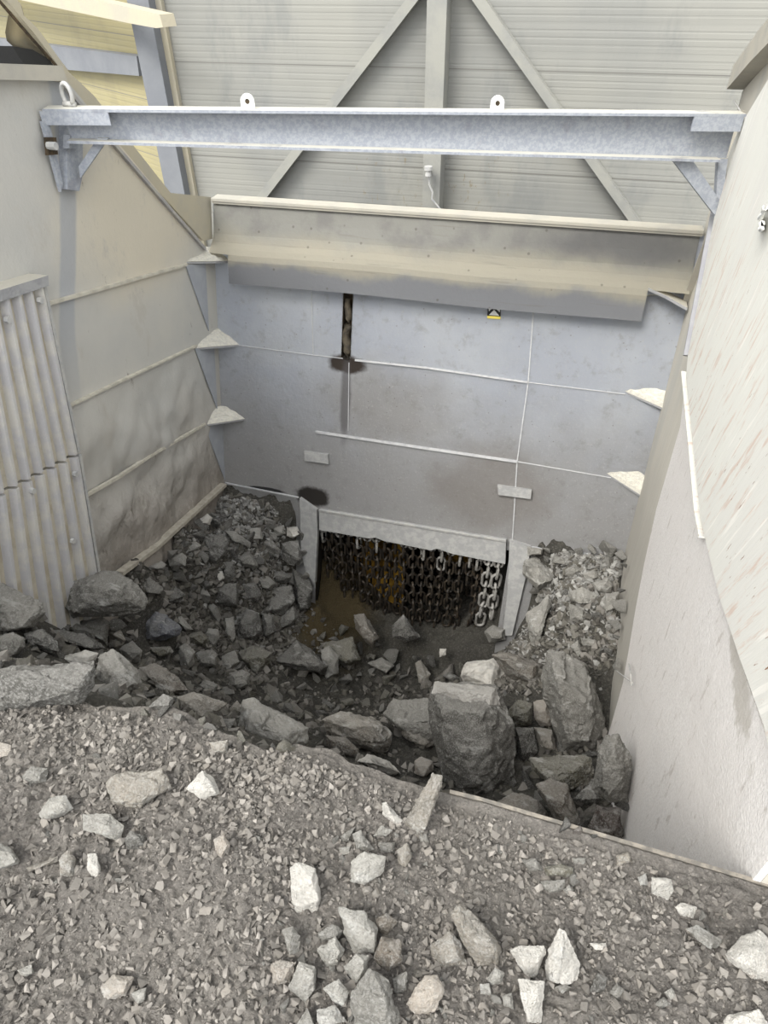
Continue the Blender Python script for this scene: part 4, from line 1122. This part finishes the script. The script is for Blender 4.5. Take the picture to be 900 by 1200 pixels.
def scatter(n, region, px_lo, px_hi, cols, label, group, seed, sink=.1):
    rn = random.Random(seed); done = 0; tries = 0; placed = []
    while done < n and tries < n * 40:
        tries += 1
        x = rn.uniform(min(p[0] for p in region), max(p[0] for p in region)); y = rn.uniform(min(p[1] for p in region), max(p[1] for p in region))
        if not inside((x, y), region) or any(inside((x, y), h) for h in hero_px): continue
        sp_ = px_lo + (px_hi - px_lo) * rn.random() ** 1.8
        if any((x - a) ** 2 + (y - b) ** 2 < (.42 * (sp_ + s)) ** 2 for a, b, s in placed): continue
        c = cast(x, y)
        if c is None: continue
        D0, p, where = c; s = sp_ * D0 / F
        o = bpy.data.objects.new('loose_stone', proto[rn.randrange(len(proto))]); COL.objects.link(o)
        o.location = p + Vector((0, 0, s * sink)); o.scale = (s, s * rn.uniform(.7, 1), s * rn.uniform(.6, .9)); o.rotation_euler = [rn.uniform(0, 6.28) for _ in range(3)]
        b = ROCKC[rn.choice(cols)]; k = rn.uniform(.85, 1.15); o.color = (b[0] * k, b[1] * k, b[2] * k, 1)
        tag(o, label, 'stone', group); placed.append((x, y, sp_)); done += 1
scatter(64, [(200, 650), (262, 590), (350, 615), (365, 700), (320, 740), (230, 730), (180, 690)], 10, 24, 'ggdld', 'small grey stone in the heap in the left back corner', 'small stones in the left back heap', 1)
scatter(46, [(610, 645), (735, 642), (722, 780), (680, 775), (640, 740)], 9, 22, 'llgggd', 'small pale stone in the heap in the right back corner', 'small stones in the right back heap', 2)
scatter(70, [(330, 790), (380, 735), (450, 760), (560, 790), (510, 815), (450, 835), (370, 850), (310, 820)], 14, 40, 'ddgogot', 'small dark stone on the pit bed in front of the chains', 'small dark stones before the chains', 3)
scatter(64, [(150, 770), (240, 750), (290, 800), (370, 850), (330, 885), (180, 838), (110, 815)], 12, 32, 'dogdt', 'small stone in the gaps between the rocks left of centre', 'small stones left of centre in the pit', 4)
scatter(24, [(0, 740), (140, 730), (160, 770), (60, 780), (0, 790)], 12, 26, 'dgd', 'small stone between the boulders below the ribbed liner', 'small stones below the ribbed liner', 5)
scatter(22, [(590, 830), (700, 880), (735, 960), (690, 985), (600, 940)], 12, 28, 'drk', 'small dark stone wedged in the pit beside the right wall', 'small stones beside the right wall', 6)
scatter(30, [(300, 1070), (600, 1120), (700, 1140), (720, 1200), (300, 1200)], 8, 17, 'ttglg', 'small grey stone on the near gravel mound at the bottom centre', 'small stones on the near mound', 7, .05)
scatter(26, [(560, 960), (720, 1000), (860, 1060), (850, 1100), (600, 1060)], 7, 14, 'tgtg', 'small grey stone on the mound beside the steel lip', 'small stones beside the steel lip', 8, .05)
scatter(30, [(0, 880), (300, 890), (330, 1000), (200, 1060), (0, 1060)], 7, 14, 'tgtg', 'small grey stone on the left of the near gravel mound', 'small stones on the left mound', 9, .05)
scatter(14, [(400, 930), (500, 960), (500, 1050), (380, 1050)], 7, 13, 'tgl', 'small grey stone around the bar shaped stone on the mound', 'small stones around the bar shaped stone', 10, .05)

# ------------------------------------------------------------------ chain curtain
def link_pts(c, up, side, L_, W_, n=12):
    r_c = W_ / 2; hl = L_ / 2 - r_c; out = []
    for k in range(n):
        t = 2 * math.pi * (k + .5) / n
        out.append(c + side * (r_c * math.cos(t)) + up * (r_c * math.sin(t) + (hl if math.sin(t) > 0 else -hl)))
    return out
def chain(x, ztop, length, off, mat, bright_n, label, grp, rn, sc=1.0, curl=0.):
    L_, W_, wr, pitch = .16 * sc, .074 * sc, .0125 * sc, .122 * sc
    p = Bxz(x, ztop, 0) + Vector((0, off, 0)); sway = rn.uniform(-.05, .05); ph = rn.uniform(0, 6)
    root = empty('hanging_chain', p); bm = bmesh.new(); bt = bmesh.new(); n = max(3, int(length / pitch)); ang0 = rn.uniform(-.4, .4)
    prev = Vector(p); dirv = Vector((0, 0, -1))
    for k in range(n):
        f = k / n
        dx = sway * f + .01 * math.sin(ph + k)
        if curl: dx += -curl * max(0, f - .6) ** 1.5
        d = Vector((dx, -.25 * max(0, f - .75) if curl else 0, -1)).normalized()
        c = prev + d * pitch * .5; prev = prev + d * pitch
        a = ang0 + (math.pi / 2) * (k % 2) + rn.uniform(-.25, .25)
        side = Vector((math.cos(a), math.sin(a), 0)); side = (side - d * side.dot(d)).normalized()
        tube(bt if k < bright_n else bm, link_pts(c, d, side, L_, W_), wr, 6, True)
    link('links', bm, mat, root, smooth=True)
    if len(bt.verts): link('top_links', bt, M_brightchain, root, smooth=True)
    else: bt.free()
    return tag(root, label, 'chain', grp)
rn = random.Random(21)
NCH = 20
for k in range(NCH):
    s = k / (NCH - 1); x = -1.83 + s * (1.66)
    zt_ = -2.46
    floor_z = down(bvh_p, x, 4.25) or -3.3
    ln_ = abs(zt_ - floor_z) + rn.uniform(-.08, .1)
    if k >= NCH - 2:
        chain(x, zt_, ln_ - .05, -.01, M_brightchain, 1, ('rightmost' if k == NCH - 1 else 'second from right') + ' of the scoured pale chains at the outlet', 'pale chains at the outlet', rn, 1.12, .15)
    else:
        br = {13: 3, 16: 2, 17: 2, 6: 2}.get(k, rn.choice([1, 1, 1, 2]))
        chain(x, zt_, ln_ if k != NCH - 4 else ln_ * .5, .03 + rn.uniform(-.02, .03), M_rustchain, br, 'rusty dark chain in the front row of the outlet curtain', 'front row of the chain curtain', rn, 1.0, rn.choice([0, 0, .4]))
for k in range(10):
    x = -1.8 + (k + rn.uniform(.2, .8)) / 10 * 1.65
    chain(x, -2.46, rn.uniform(.7, 1.15), .26 + rn.uniform(-.04, .04), M_rustchain, 0, 'rusty dark chain hanging deeper behind the front row', 'back row of the chain curtain', rn)
